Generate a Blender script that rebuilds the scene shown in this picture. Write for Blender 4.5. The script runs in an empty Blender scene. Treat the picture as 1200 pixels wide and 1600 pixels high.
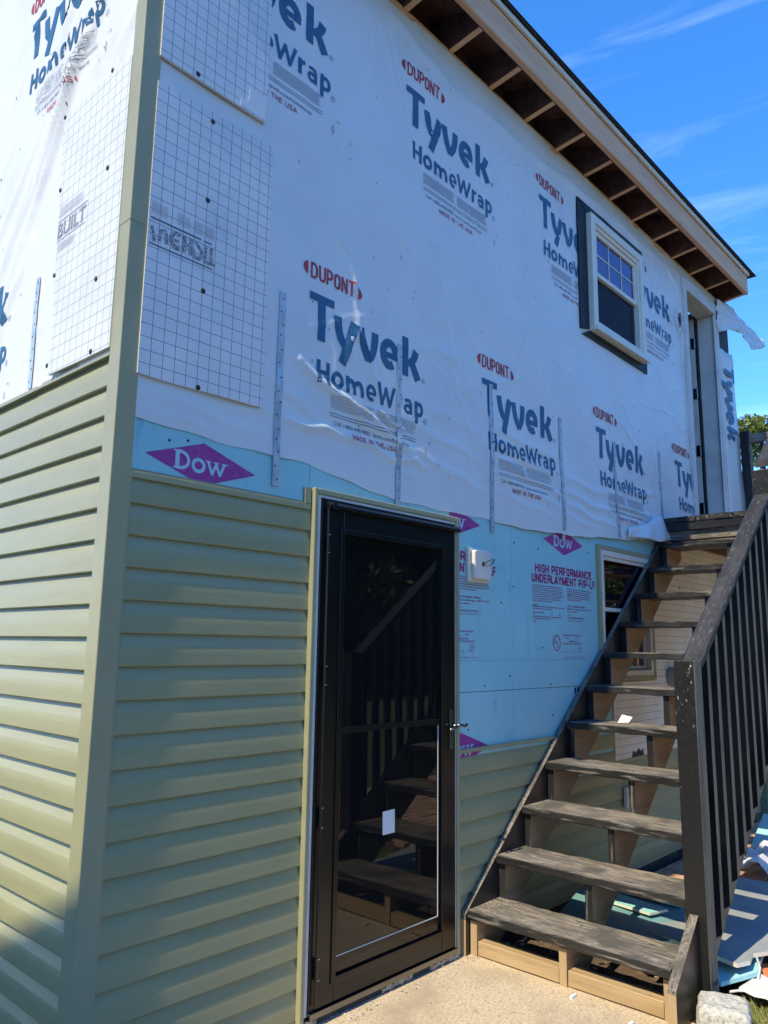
import bpy, bmesh, math, random
import numpy as np
from mathutils import Vector, Matrix
random.seed(7); np.random.seed(7)
PI = math.pi
sc = bpy.context.scene
COL = sc.collection

# ------------------------------------------------------------------ camera
SX, SY, SZ = -1.2764, -2.464, 1.49
cam = bpy.data.cameras.new('camera'); cam_o = bpy.data.objects.new('camera', cam); COL.objects.link(cam_o)
yaw, pitch, roll = math.radians(47.43), math.radians(9.856), math.radians(0.8216)
f_ = Vector((math.sin(yaw)*math.cos(pitch), math.cos(yaw)*math.cos(pitch), math.sin(pitch)))
r_ = Vector((math.cos(yaw), -math.sin(yaw), 0)); u_ = r_.cross(f_)
r2 = math.cos(roll)*r_ + math.sin(roll)*u_; u2 = -math.sin(roll)*r_ + math.cos(roll)*u_
mw = Matrix((( r2.x, u2.x, -f_.x, SX), (r2.y, u2.y, -f_.y, SY), (r2.z, u2.z, -f_.z, SZ), (0, 0, 0, 1)))
cam_o.matrix_world = mw
cam.sensor_fit = 'HORIZONTAL'; cam.sensor_width = 36; cam.lens = 36.0
cam.clip_start = 0.05; cam.clip_end = 2000
sc.camera = cam_o

# ------------------------------------------------------------------ light
SUN_EL, SUN_AZ = math.radians(53), math.radians(1.7)      # sun comes from -x, a touch from the front (-y)
sun_dir = Vector((-math.cos(SUN_EL)*math.cos(SUN_AZ), -math.cos(SUN_EL)*math.sin(SUN_AZ), math.sin(SUN_EL)))
sun = bpy.data.lights.new('sun', 'SUN'); sun.energy = 2.0; sun.angle = math.radians(0.53); sun.color = (1.0, 0.88, 0.60)
sun_o = bpy.data.objects.new('sun', sun); COL.objects.link(sun_o)
sun_o.rotation_euler = (-sun_dir).to_track_quat('-Z', 'Y').to_euler()
world = bpy.data.worlds.new('World'); sc.world = world; world.use_nodes = True
wn = world.node_tree.nodes; wl = world.node_tree.links; wn.clear()
w_out = wn.new('ShaderNodeOutputWorld'); w_bg = wn.new('ShaderNodeBackground'); w_bg.inputs[1].default_value = 0.15
sky = wn.new('ShaderNodeTexSky'); sky.sky_type = 'NISHITA'; sky.sun_disc = False
sky.sun_elevation = SUN_EL; sky.sun_rotation = math.atan2(sun_dir.x, sun_dir.y)
sky.air_density = 1.0; sky.dust_density = 0.0; sky.ozone_density = 2.5; sky.altitude = 3000
hsv = wn.new('ShaderNodeHueSaturation'); hsv.inputs['Saturation'].default_value = 1.33; hsv.inputs['Value'].default_value = 1.0
wb = wn.new('ShaderNodeVectorMath'); wb.operation = 'MULTIPLY'; wb.inputs[1].default_value = (1.08, 1.0, 1.0)
wl.new(sky.outputs[0], wb.inputs[0]); wl.new(wb.outputs[0], hsv.inputs['Color'])
# thin cirrus streaks in the sky
tc = wn.new('ShaderNodeTexCoord'); mp = wn.new('ShaderNodeMapping'); mp.inputs['Scale'].default_value = (1.6, 1.6, 15.0); mp.inputs['Rotation'].default_value = (0.16, -0.10, 0.9)
nz = wn.new('ShaderNodeTexNoise'); nz.inputs['Scale'].default_value = 1.7; nz.inputs['Detail'].default_value = 9; nz.inputs['Roughness'].default_value = 0.56; nz.inputs['Distortion'].default_value = 0.5
cr = wn.new('ShaderNodeValToRGB'); cr.color_ramp.elements[0].position = 0.545; cr.color_ramp.elements[0].color = (0, 0, 0, 1); cr.color_ramp.elements[1].position = 0.85; cr.color_ramp.elements[1].color = (.09, .09, .09, 1)
mx = wn.new('ShaderNodeMix'); mx.data_type = 'RGBA'; mx.inputs['B'].default_value = (6.0, 7.0, 8.4, 1)
wl.new(tc.outputs['Generated'], mp.inputs[0]); wl.new(mp.outputs[0], nz.inputs['Vector']); wl.new(nz.outputs[0], cr.inputs[0])
wl.new(cr.outputs[0], mx.inputs['Factor']); wl.new(hsv.outputs[0], mx.inputs['A']); wl.new(mx.outputs['Result'], w_bg.inputs[0]); wl.new(w_bg.outputs[0], w_out.inputs[0])
sc.view_settings.view_transform = 'Standard'; sc.view_settings.look = 'None'; sc.view_settings.gamma = 1
sc.view_settings.use_curve_mapping = False; sc.view_settings.exposure = 1.68
sc.cycles.max_bounces = 8; sc.cycles.transparent_max_bounces = 12

# ------------------------------------------------------------------ materials
def new_mat(name):
    m = bpy.data.materials.new(name); m.use_nodes = True
    nt = m.node_tree; b = nt.nodes['Principled BSDF']
    return m, nt, nt.nodes, nt.links, b

def noise_fac(nt, scale, stretch, lo, hi, detail=4, rough=0.55, dist=0.0):
    N, L = nt.nodes, nt.links
    g = N.new('ShaderNodeNewGeometry'); mp = N.new('ShaderNodeMapping'); mp.inputs['Scale'].default_value = stretch
    n = N.new('ShaderNodeTexNoise'); n.inputs['Scale'].default_value = scale; n.inputs['Detail'].default_value = detail
    n.inputs['Roughness'].default_value = rough; n.inputs['Distortion'].default_value = dist
    L.new(g.outputs['Position'], mp.inputs[0]); L.new(mp.outputs[0], n.inputs['Vector'])
    r = N.new('ShaderNodeMapRange'); r.inputs['From Min'].default_value = lo; r.inputs['From Max'].default_value = hi
    L.new(n.outputs[0], r.inputs[0])
    return r.outputs[0], n.outputs[0]

def M(name, c, layers=(), rough=0.6, spec=0.5, metal=0.0, bumps=(), rough_var=None, coat=0):
    """layers: (color, scale, stretch, lo, hi); bumps: (scale, stretch, strength, distance)"""
    m, nt, N, L, b = new_mat(name)
    b.inputs['Roughness'].default_value = rough; b.inputs['Metallic'].default_value = metal
    b.inputs['Specular IOR Level'].default_value = spec
    if coat: b.inputs['Coat Weight'].default_value = coat
    b.inputs['Base Color'].default_value = (*c, 1)
    cur = None
    for (c2, s, st, lo, hi) in layers:
        f, _ = noise_fac(nt, s, st, lo, hi)
        mxn = N.new('ShaderNodeMix'); mxn.data_type = 'RGBA'
        if cur is None: mxn.inputs['A'].default_value = (*c, 1)
        else: L.new(cur, mxn.inputs['A'])
        mxn.inputs['B'].default_value = (*c2, 1); L.new(f, mxn.inputs['Factor']); cur = mxn.outputs['Result']
    if cur: L.new(cur, b.inputs['Base Color'])
    nrm = None
    for (s, st, stg, dist) in bumps:
        _, raw = noise_fac(nt, s, st, 0, 1, detail=6, rough=0.6)
        bp = N.new('ShaderNodeBump'); bp.inputs['Strength'].default_value = stg; bp.inputs['Distance'].default_value = dist
        L.new(raw, bp.inputs['Height'])
        if nrm: L.new(nrm, bp.inputs['Normal'])
        nrm = bp.outputs[0]
    if nrm: L.new(nrm, b.inputs['Normal'])
    if rough_var:
        s, st, lo, hi = rough_var
        f, _ = noise_fac(nt, s, st, 0.3, 0.7)
        r = N.new('ShaderNodeMapRange'); r.inputs['To Min'].default_value = lo; r.inputs['To Max'].default_value = hi
        L.new(f, r.inputs[0]); L.new(r.outputs[0], b.inputs['Roughness'])
    return m

wrap_bumps = [(1.6, (1, 1, .5), .35, .02), (70, (1, 1, 1), .35, .002)]
mt = {}
mt['wrap'] = M('house_wrap_white', (.73, .735, .74), [((.67, .675, .69), 3, (1, 1, 1), .4, .75)], rough=.36, spec=.4, bumps=wrap_bumps)
mt['ink_blue'] = M('wrap_ink_blue', (.030, .115, .225), [((.055, .15, .27), 40, (1, 1, 1), .45, .8)], rough=.45, spec=.4, bumps=wrap_bumps)
mt['ink_red'] = M('wrap_ink_red', (.42, .035, .05), [((.5, .09, .1), 40, (1, 1, 1), .45, .8)], rough=.5, spec=.4, bumps=wrap_bumps)
mt['ink_grey'] = M('wrap_ink_grey', (.38, .42, .49), rough=.5)
mt['ink_dark'] = M('wrap_ink_dark', (.07, .10, .16), rough=.5)
mt['foam'] = M('foam_board_blue', (.32, .60, .64), [((.36, .64, .68), 2.2, (1, 1, 1), .4, .7), ((.18, .42, .54), 14, (1, 1, .4), .62, .8)], rough=.55, spec=.3, bumps=[(7, (1, 1, 1), .15, .004), (90, (1, 1, 1), .2, .001)])
mt['foam_purple'] = M('foam_print_purple', (.34, .045, .25), [((.40, .10, .30), 50, (1, 1, 1), .5, .75)], rough=.55)
mt['foam_ink'] = M('foam_print_ink', (.34, .025, .14), [((.3, .2, .33), 160, (1, 1, 1), .56, .72)], rough=.55)
mt['foam_pale'] = M('foam_print_pale', (.42, .62, .70), rough=.55)
sid_b = [(9, (1.2, 1.2, 42), .28, .003), (1.3, (1, 1, 1), .16, .02)]
mt['siding'] = M('sage_vinyl_siding', (.335, .325, .180), [((.31, .30, .165), 2, (1, 1, 6), .4, .65)], rough=.36, spec=.5, bumps=sid_b)
mt['trimg'] = M('sage_vinyl_trim', (.34, .33, .20), [((.31, .30, .18), 3, (1, 1, 1), .4, .65)], rough=.4, spec=.5, bumps=[(2, (1, 1, 1), .1, .01)])
mt['white'] = M('white_vinyl', (.76, .71, .60), [((.66, .64, .58), 4, (1, 1, 1), .45, .7)], rough=.4)
mt['whitepaint'] = M('primed_white_wood', (.66, .66, .64), [((.54, .54, .53), 3, (1, 1, 2), .4, .7)], rough=.6, bumps=[(20, (1, 1, .1), .15, .002)])
mt['black'] = M('black_door_metal', (.007, .007, .0075), rough=.28, spec=.5, bumps=[(1.5, (1, 1, 1), .05, .01)])
mt['rubber'] = M('black_rubber', (.012, .013, .014), rough=.7)
mt['tape'] = M('black_flashing_tape', (.007, .012, .018), [((.03, .045, .055), 22, (1, 1, 1), .56, .80)], rough=.55, bumps=[(14, (1, 1, 1), .6, .006)])
mt['chrome'] = M('dark_nickel', (.22, .22, .23), rough=.22, metal=1)
mt['strap'] = M('galvanised_strap', (.58, .64, .68), [((.40, .46, .50), 25, (1, 1, .5), .4, .65), ((.62, .66, .68), 60, (1, 1, 1), .6, .75)], rough=.42, metal=.35)
mt['hole'] = M('dark_hole', (.02, .02, .022), rough=.8)
mt['nailcap'] = M('black_nail_cap', (.01, .012, .018), rough=.45)
mt['concrete'] = M('tan_aggregate_concrete', (.50, .40, .285), [((.40, .31, .21), 60, (1, 1, 1), .46, .60), ((.70, .60, .45), 110, (1, 1, 1), .54, .66), ((.30, .21, .14), 150, (1, 1, 1), .63, .70), ((.33, .255, .18), 2.2, (1, 1, 1), .50, .72), ((.26, .20, .14), 9, (1, 1, 1), .62, .74)], rough=.85, bumps=[(110, (1, 1, 1), .5, .004), (6, (1, 1, 1), .3, .01)])
mt['soil'] = M('red_brown_soil', (.10, .066, .045), [((.19, .12, .08), 14, (1, 1, 1), .45, .65), ((.08, .05, .035), 35, (1, 1, 1), .52, .7)], rough=.95, bumps=[(30, (1, 1, 1), 1, .02)])
mt['grassground'] = M('lawn', (.075, .10, .03), [((.13, .15, .05), 3, (1, 1, 1), .4, .65), ((.16, .14, .07), 25, (1, 1, 1), .5, .7)], rough=.95, bumps=[(60, (1, 1, 1), 1, .03)])
mt['gblade'] = M('grass_blade', (.22, .25, .07), [((.34, .31, .12), 30, (1, 1, 1), .4, .65)], rough=.7)
mt['granite'] = M('pale_granite', (.46, .45, .41), [((.30, .29, .27), 60, (1, 1, 1), .5, .6), ((.60, .58, .53), 45, (1, 1, 1), .55, .65), ((.18, .17, .17), 130, (1, 1, 1), .62, .68)], rough=.85, bumps=[(25, (1, 1, 1), .8, .012)])
mt['shingle'] = M('black_shingle', (.02, .021, .024), [((.05, .05, .05), 200, (1, 1, 1), .5, .6)], rough=.9, bumps=[(150, (1, 1, 1), .6, .003)])
mt['osb'] = M('sheathing', (.22, .15, .09), [((.12, .075, .045), 18, (1, 1, 1), .45, .6)], rough=.8)
mt['ply_rafter_shade'] = M('roof_plywood_and_rafter_shade', (.15, .068, .055), [((.20, .10, .08), 5, (1, 3, 3), .45, .65), ((.02, .014, .015), 9, (1, 1, 1), .55, .75)], rough=.8)
mt['found'] = M('dark_foundation', (.05, .048, .045), [((.09, .085, .08), 12, (1, 1, 1), .45, .7)], rough=.9, bumps=[(20, (1, 1, 1), .6, .01)])
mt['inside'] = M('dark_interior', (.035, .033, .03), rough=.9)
mt['insidedoor'] = M('dark_inner_door', (.03, .03, .032), [((.05, .05, .05), 3, (1, 1, 1), .4, .6)], rough=.6)
mt['paper'] = M('white_paper', (.72, .73, .76), [((.6, .62, .66), 30, (1, 1, .3), .5, .6)], rough=.7)
mt['mortar'] = M('crumbled_mortar', (.42, .38, .30), [((.28, .25, .2), 40, (1, 1, 1), .45, .6)], rough=.95, bumps=[(60, (1, 1, 1), .8, .006)])
mt['orange'] = M('orange_clay', (.62, .20, .075), [((.48, .14, .06), 18, (1, 1, 1), .45, .65), ((.7, .33, .17), 40, (1, 1, 1), .6, .7)], rough=.75, bumps=[(30, (1, 1, 1), .4, .004)])
mt['greyboard'] = M('grey_foam_face', (.34, .345, .335), [((.24, .275, .30), 3, (1, 1, 1), .4, .65), ((.36, .40, .43), 40, (3, 1, 1), .62, .7)], rough=.6, bumps=[(20, (1, 1, 1), .2, .003)])
mt['aqua'] = M('aqua_foam', (.28, .60, .62), [((.34, .66, .66), 4, (1, 1, 1), .45, .65)], rough=.55)
mt['plastic'] = M('clear_white_plastic', (.70, .70, .71), rough=.3, bumps=[(25, (1, 1, 1), .8, .02)])
mt['cable'] = M('cable_dark', (.03, .03, .03), rough=.5)
mt['cablew'] = M('cable_white', (.6, .6, .58), rough=.5)
mt['yellow'] = M('yellow_cord', (.55, .42, .06), rough=.5)
mt['bark'] = M('bark', (.08, .06, .04), [((.14, .11, .08), 12, (1, 1, .2), .4, .6)], rough=.9, bumps=[(20, (1, 1, .2), 1, .02)])
mt['screen'] = M('insect_screen_grey', (.085, .09, .105), rough=.65)

def leafmat(n, c):
    m, nt, N, L, b = new_mat(n)
    f, _ = noise_fac(nt, 3, (1, 1, 1), .3, .7)
    mixn = N.new('ShaderNodeMix'); mixn.data_type = 'RGBA'; mixn.inputs['A'].default_value = (*c, 1); mixn.inputs['B'].default_value = (c[0]*1.7, c[1]*1.45, c[2]*1.3, 1)
    L.new(f, mixn.inputs['Factor']); L.new(mixn.outputs['Result'], b.inputs['Base Color'])
    b.inputs['Roughness'].default_value = .55
    tr = N.new('ShaderNodeBsdfTranslucent'); L.new(mixn.outputs['Result'], tr.inputs[0])
    ms = N.new('ShaderNodeMixShader'); ms.inputs[0].default_value = .35
    L.new(b.outputs[0], ms.inputs[1]); L.new(tr.outputs[0], ms.inputs[2]); L.new(ms.outputs[0], N['Material Output'].inputs[0])
    return m
mt['leaf'] = leafmat('leaf_mid', (.07, .12, .022)); mt['leafl'] = leafmat('leaf_light', (.15, .20, .05)); mt['leafd'] = leafmat('leaf_dark', (.025, .045, .014))

def wood(name, c1, c2, axis, dark=(.05, .035, .025), knots=True, rough=.65, scale=14):
    st = {0: (.09, 1, 1), 1: (1, .09, 1), 2: (1, 1, .09)}[axis]
    lay = [(c2, scale, st, .38, .68), (dark, scale*4, st, .60, .82)]
    if knots: lay.append((dark, 7, (1, 1, 1), .70, .76))
    return M(name, c1, lay, rough=rough, bumps=[(scale*3, st, .35, .004)])
for ax, nm in ((0, 'x'), (1, 'y'), (2, 'z')):
    mt['lum'+nm] = wood('spruce_lumber_'+nm, (.80, .47, .27), (.66, .36, .20), ax, dark=(.30, .12, .10))
    mt['tan'+nm] = wood('treated_lumber_'+nm, (.46, .33, .19), (.33, .225, .12), ax, dark=(.10,.06,.04))
    st = {0: (.09, 1, 1), 1: (1, .09, 1), 2: (1, 1, .09)}[ax]
    # weathered black paint with grey wood showing through
    mt['blk'+nm] = M('weathered_black_paint_'+nm, (.011, .0105, .011), [((.026, .025, .025), 9, st, .4, .7), ((.20, .185, .17), 45, st, .57, .70)], rough=.5, bumps=[(45, st, .7, .005)])
    mt['worn'+nm] = M('worn_grey_tread_'+nm, (.235, .20, .165), [((.12, .103, .092), 11, st, .40, .62), ((.36, .31, .25), 75, st, .50, .72), ((.045, .040, .038), 95, st, .52, .64), ((.085, .078, .07), 5, (1, 1, 1), .50, .64), ((.40, .35, .28), 45, (1, 1, 1), .66, .74)], rough=.8, bumps=[(42, st, .9, .006)])
    mt['gry'+nm] = M('weathered_grey_tan_'+nm, (.235, .20, .135), [((.14, .12, .085), 22, st, .42, .65), ((.05, .042, .035), 50, st, .60, .74)], rough=.75, bumps=[(40, st, .5, .004)])
mt['blksolid'] = M('black_post_paint', (.010, .010, .011), [((.022, .021, .022), 5, (1, 1, 1), .4, .7)], rough=.38, bumps=[(14, (1, 1, .3), .35, .006)])

# chipped post: pale flecks in the upper part (real paint blisters)
def chipped():
    m, nt, N, L, b = new_mat('blistered_black_paint')
    f1, _ = noise_fac(nt, 78, (1, 1, .8), .62, .68, detail=4)
    f2, _ = noise_fac(nt, 7, (1, 1, 1), .48, .62)
    mu = N.new('ShaderNodeMath'); mu.operation = 'MULTIPLY'; L.new(f1, mu.inputs[0]); L.new(f2, mu.inputs[1]); mu.use_clamp = True
    gz_ = N.new('ShaderNodeNewGeometry'); sz_ = N.new('ShaderNodeSeparateXYZ'); L.new(gz_.outputs['Position'], sz_.inputs[0])
    mr_ = N.new('ShaderNodeMapRange'); mr_.inputs['From Min'].default_value = .75; mr_.inputs['From Max'].default_value = 1.15; L.new(sz_.outputs[2], mr_.inputs[0])
    mu2 = N.new('ShaderNodeMath'); mu2.operation = 'MULTIPLY'; L.new(mu.outputs[0], mu2.inputs[0]); L.new(mr_.outputs[0], mu2.inputs[1]); mu = mu2
    mixn = N.new('ShaderNodeMix'); mixn.data_type = 'RGBA'; mixn.inputs['A'].default_value = (.013, .0125, .013, 1); mixn.inputs['B'].default_value = (.42, .42, .40, 1)
    L.new(mu.outputs[0], mixn.inputs['Factor']); L.new(mixn.outputs['Result'], b.inputs['Base Color'])
    b.inputs['Roughness'].default_value = .4
    _, raw = noise_fac(nt, 28, (1, 1, .7), 0, 1)
    bp = N.new('ShaderNodeBump'); bp.inputs['Strength'].default_value = .6; bp.inputs['Distance'].default_value = .008; L.new(raw, bp.inputs['Height']); L.new(bp.outputs[0], b.inputs['Normal'])
    return m
mt['chip'] = chipped()

def glass_mat(name, ior, dirt=.02, tint=(1, 1, 1), coat=(1, 1, 1)):
    m, nt, N, L, b = new_mat(name); N.remove(b)
    fr = N.new('ShaderNodeFresnel'); fr.inputs[0].default_value = ior
    tr = N.new('ShaderNodeBsdfTransparent'); tr.inputs[0].default_value = (.86*tint[0], .88*tint[1], .9*tint[2], 1)
    gl = N.new('ShaderNodeBsdfGlossy'); gl.inputs['Roughness'].default_value = .004; gl.inputs['Color'].default_value = (*coat, 1)
    df = N.new('ShaderNodeBsdfDiffuse'); df.inputs[0].default_value = (.5, .5, .5, 1) if dirt < .1 else (.09, .115, .16, 1)
    m1 = N.new('ShaderNodeMixShader'); m2 = N.new('ShaderNodeMixShader')
    L.new(fr.outputs[0], m1.inputs[0]); L.new(tr.outputs[0], m1.inputs[1]); L.new(gl.outputs[0], m1.inputs[2])
    m2.inputs[0].default_value = dirt; L.new(m1.outputs[0], m2.inputs[1]); L.new(df.outputs[0], m2.inputs[2])
    g = N.new('ShaderNodeNewGeometry'); n = N.new('ShaderNodeTexNoise'); n.inputs['Scale'].default_value = 1.6; n.inputs['Detail'].default_value = 1
    bp = N.new('ShaderNodeBump'); bp.inputs['Strength'].default_value = .08; bp.inputs['Distance'].default_value = .006
    L.new(g.outputs['Position'], n.inputs['Vector']); L.new(n.outputs[0], bp.inputs['Height']); L.new(bp.outputs[0], gl.inputs['Normal'])
    L.new(m2.outputs[0], N['Material Output'].inputs[0])
    return m
mt['doorglass'] = glass_mat('door_glass', 1.52, .006)
mt['winglass'] = glass_mat('window_glass', 2.4, .004, coat=(.95, .72, 1.0))

def grid_mat(name, axis, u0, v0, base=(.70, .72, .75), line=(.10, .13, .19), pitch=.0508, lw=.0024):
    m, nt, N, L, b = new_mat(name)
    g = N.new('ShaderNodeNewGeometry'); sep = N.new('ShaderNodeSeparateXYZ'); L.new(g.outputs['Position'], sep.inputs[0])
    def ln(sock, off):
        a = N.new('ShaderNodeMath'); a.operation = 'SUBTRACT'; L.new(sock, a.inputs[0]); a.inputs[1].default_value = off
        d = N.new('ShaderNodeMath'); d.operation = 'PINGPONG'; L.new(a.outputs[0], d.inputs[0]); d.inputs[1].default_value = pitch/2
        l = N.new('ShaderNodeMath'); l.operation = 'LESS_THAN'; L.new(d.outputs[0], l.inputs[0]); l.inputs[1].default_value = lw/2
        return l.outputs[0]
    a = ln(sep.outputs[axis], u0); c = ln(sep.outputs[2], v0)
    mxm = N.new('ShaderNodeMath'); mxm.operation = 'MAXIMUM'; L.new(a, mxm.inputs[0]); L.new(c, mxm.inputs[1])
    f, _ = noise_fac(nt, 4, (1, 1, 1), .35, .7)
    m0 = N.new('ShaderNodeMix'); m0.data_type = 'RGBA'; m0.inputs['A'].default_value = (*base, 1); m0.inputs['B'].default_value = (base[0]*.88, base[1]*.89, base[2]*.9, 1); L.new(f, m0.inputs['Factor'])
    m1 = N.new('ShaderNodeMix'); m1.data_type = 'RGBA'; L.new(m0.outputs['Result'], m1.inputs['A']); m1.inputs['B'].default_value = (*line, 1); L.new(mxm.outputs[0], m1.inputs['Factor'])
    L.new(m1.outputs['Result'], b.inputs['Base Color']); b.inputs['Roughness'].default_value = .5
    _, raw = noise_fac(nt, 5, (1, 1, 1), 0, 1)
    bp = N.new('ShaderNodeBump'); bp.inputs['Strength'].default_value = .2; bp.inputs['Distance'].default_value = .01; L.new(raw, bp.inputs['Height']); L.new(bp.outputs[0], b.inputs['Normal'])
    return m
mt['grid1'] = grid_mat('gridded_board_front', 0, .1175, 2.551-.005)
mt['grid1b'] = grid_mat('gridded_board_front_upper', 0, .1175, 3.78)
mt['grid2'] = grid_mat('gridded_board_side', 1, .14, 2.56, line=(.22, .23, .25))
mt['grid3'] = grid_mat('gridded_board_under_stairs', 0, 4.42, .78, base=(.92, .89, .80), line=(.24, .21, .17), pitch=.0508)

# ------------------------------------------------------------------ helpers
def tag(o, label=None, cat=None, group=None, kind=None):
    if label: o['label'] = label
    if cat: o['category'] = cat
    if group: o['group'] = group
    if kind: o['kind'] = kind
    return o
ORG = {}
def org(o):
    return ORG.get(o.name, Vector((0, 0, 0))) if o else Vector((0, 0, 0))
def empty(name, loc, label, cat, group=None):
    o = bpy.data.objects.new(name, None); COL.objects.link(o); o.location = loc; o.empty_display_size = .2
    ORG[o.name] = Vector(loc); tag(o, label, cat, group); return o

class MB:
    def __init__(s): s.v = []; s.f = []; s.m = []
    def add(s, vs, fs, mi=0):
        b = len(s.v); s.v += [tuple(p) for p in vs]; s.f += [tuple(i+b for i in f) for f in fs]; s.m += [mi]*len(fs); return s
    def box(s, x0, x1, y0, y1, z0, z1, mi=0, bev=0):
        if x0 > x1: x0, x1 = x1, x0
        if y0 > y1: y0, y1 = y1, y0
        if z0 > z1: z0, z1 = z1, z0
        if isinstance(mi, dict): mm = [mi.get(k, mi.get('*', 0)) for k in ('-z', '+z', '-y', '+x', '+y', '-x')]
        else: mm = [mi]*6
        vs = [(x0, y0, z0), (x1, y0, z0), (x1, y1, z0), (x0, y1, z0), (x0, y0, z1), (x1, y0, z1), (x1, y1, z1), (x0, y1, z1)]
        fs = [(0, 3, 2, 1), (4, 5, 6, 7), (0, 1, 5, 4), (1, 2, 6, 5), (2, 3, 7, 6), (3, 0, 4, 7)]
        b = len(s.v); s.v += vs; s.f += [tuple(i+b for i in f) for f in fs]; s.m += mm; return s
    def prism(s, poly, axis, a, b, mi=0, side=None):
        """poly in the two other axes (in order x,y,z without axis)"""
        n = len(poly)
        def P(p, t):
            l = list(p); l.insert(axis, t); return tuple(l)
        vs = [P(p, a) for p in poly] + [P(p, b) for p in poly]
        side = mi if side is None else side
        fs = [tuple(range(n)), tuple(range(2*n-1, n-1, -1))]
        base = len(s.v); s.v += vs; s.f += [tuple(i+base for i in f) for f in fs]; s.m += [mi, mi]
        for i in range(n):
            j = (i+1) % n; s.f.append((base+i, base+n+i, base+n+j, base+j)); s.m.append(side)
        return s
    def tube(s, path, r, n=8, mi=0, caps=True):
        path = [Vector(p) for p in path]; rings = []
        for i, p in enumerate(path):
            t = (path[min(i+1, len(path)-1)]-path[max(i-1, 0)]).normalized()
            a = t.cross(Vector((0, 0, 1))); a = a.normalized() if a.length > .05 else t.cross(Vector((1, 0, 0))).normalized()
            c = t.cross(a); rr = r[i] if isinstance(r, (list, tuple)) else r
            rings.append([p+a*math.cos(k*2*PI/n)*rr+c*math.sin(k*2*PI/n)*rr for k in range(n)])
        vs = [q for rg in rings for q in rg]; fs = []
        for i in range(len(path)-1):
            for k in range(n):
                k2 = (k+1) % n; fs.append((i*n+k, i*n+k2, (i+1)*n+k2, (i+1)*n+k))
        if caps: fs += [tuple(range(n-1, -1, -1)), tuple((len(path)-1)*n+k for k in range(n))]
        return s.add(vs, fs, mi)
    def build(s, name, mats, parent=None, bevel=0, smooth=False, label=None, recalc=True, kind=None, weld=False):
        o_ = org(parent)
        me = bpy.data.meshes.new(name)
        me.from_pydata([(v[0]-o_.x, v[1]-o_.y, v[2]-o_.z) for v in s.v], [], s.f)
        if not isinstance(mats, (list, tuple)): mats = [mats]
        for m in mats: me.materials.append(mt[m] if isinstance(m, str) else m)
        me.polygons.foreach_set('material_index', s.m)
        if recalc:
            bm = bmesh.new(); bm.from_mesh(me)
            if weld: bmesh.ops.remove_doubles(bm, verts=bm.verts, dist=1e-5)
            bmesh.ops.recalc_face_normals(bm, faces=bm.faces); bm.to_mesh(me); bm.free()
        if smooth: me.polygons.foreach_set('use_smooth', [True]*len(me.polygons))
        o = bpy.data.objects.new(name, me); COL.objects.link(o)
        if parent: o.parent = parent; ORG[o.name] = o_.copy()
        if bevel:
            md = o.modifiers.new('bevel', 'BEVEL'); md.width = bevel; md.segments = 2; md.limit_method = 'ANGLE'
        if label: o['label'] = label
        if kind: o['kind'] = kind
        return o

def copy_obj(o, parent, dloc):
    c = o.copy(); COL.objects.link(c); c.parent = parent; c.location = Vector(o.location)+Vector(dloc); return c

# rough plank: box with jittered, chewed edges. L along axis
def plank(mb, lo, hi, axis, seg=.05, jit=.003, mi=0, seed=0, mm=None):
    rnd = random.Random(seed)
    lo = list(lo); hi = list(hi); n = max(2, int((hi[axis]-lo[axis])/seg))
    oa = [a for a in range(3) if a != axis]
    b = .004
    prof = []   # closed octagon section (chamfered)
    a0, a1 = lo[oa[0]], hi[oa[0]]; c0, c1 = lo[oa[1]], hi[oa[1]]
    prof = [(a0+b, c0), (a1-b, c0), (a1, c0+b), (a1, c1-b), (a1-b, c1), (a0+b, c1), (a0, c1-b), (a0, c0+b)]
    vs = []; 
    for i in range(n+1):
        t = lo[axis]+(hi[axis]-lo[axis])*i/n
        for (p, q) in prof:
            j = jit if 0 < i < n else jit*.4
            l = [p+rnd.uniform(-j, j), q+rnd.uniform(-j, j)]; l.insert(axis, t); vs.append(tuple(l))
    fs = []; ms = []
    # face kinds by profile edge: 0 low c,2 high a,4 high c,6 low a
    key = {0: ('%d-' % oa[1]), 2: ('%d+' % oa[0]), 4: ('%d+' % oa[1]), 6: ('%d-' % oa[0])}
    for i in range(n):
        for k in range(8):
            k2 = (k+1) % 8; fs.append((i*8+k, i*8+k2, (i+1)*8+k2, (i+1)*8+k))
            ms.append((mm or {}).get(key.get(k, '*'), (mm or {}).get('*', mi)))
    fs += [tuple(range(8)), tuple(n*8+k for k in range(7, -1, -1))]; ms += [(mm or {}).get('*', mi)]*2
    base = len(mb.v); mb.v += vs; mb.f += [tuple(i+base for i in f) for f in fs]; mb.m += ms
    return mb

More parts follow.
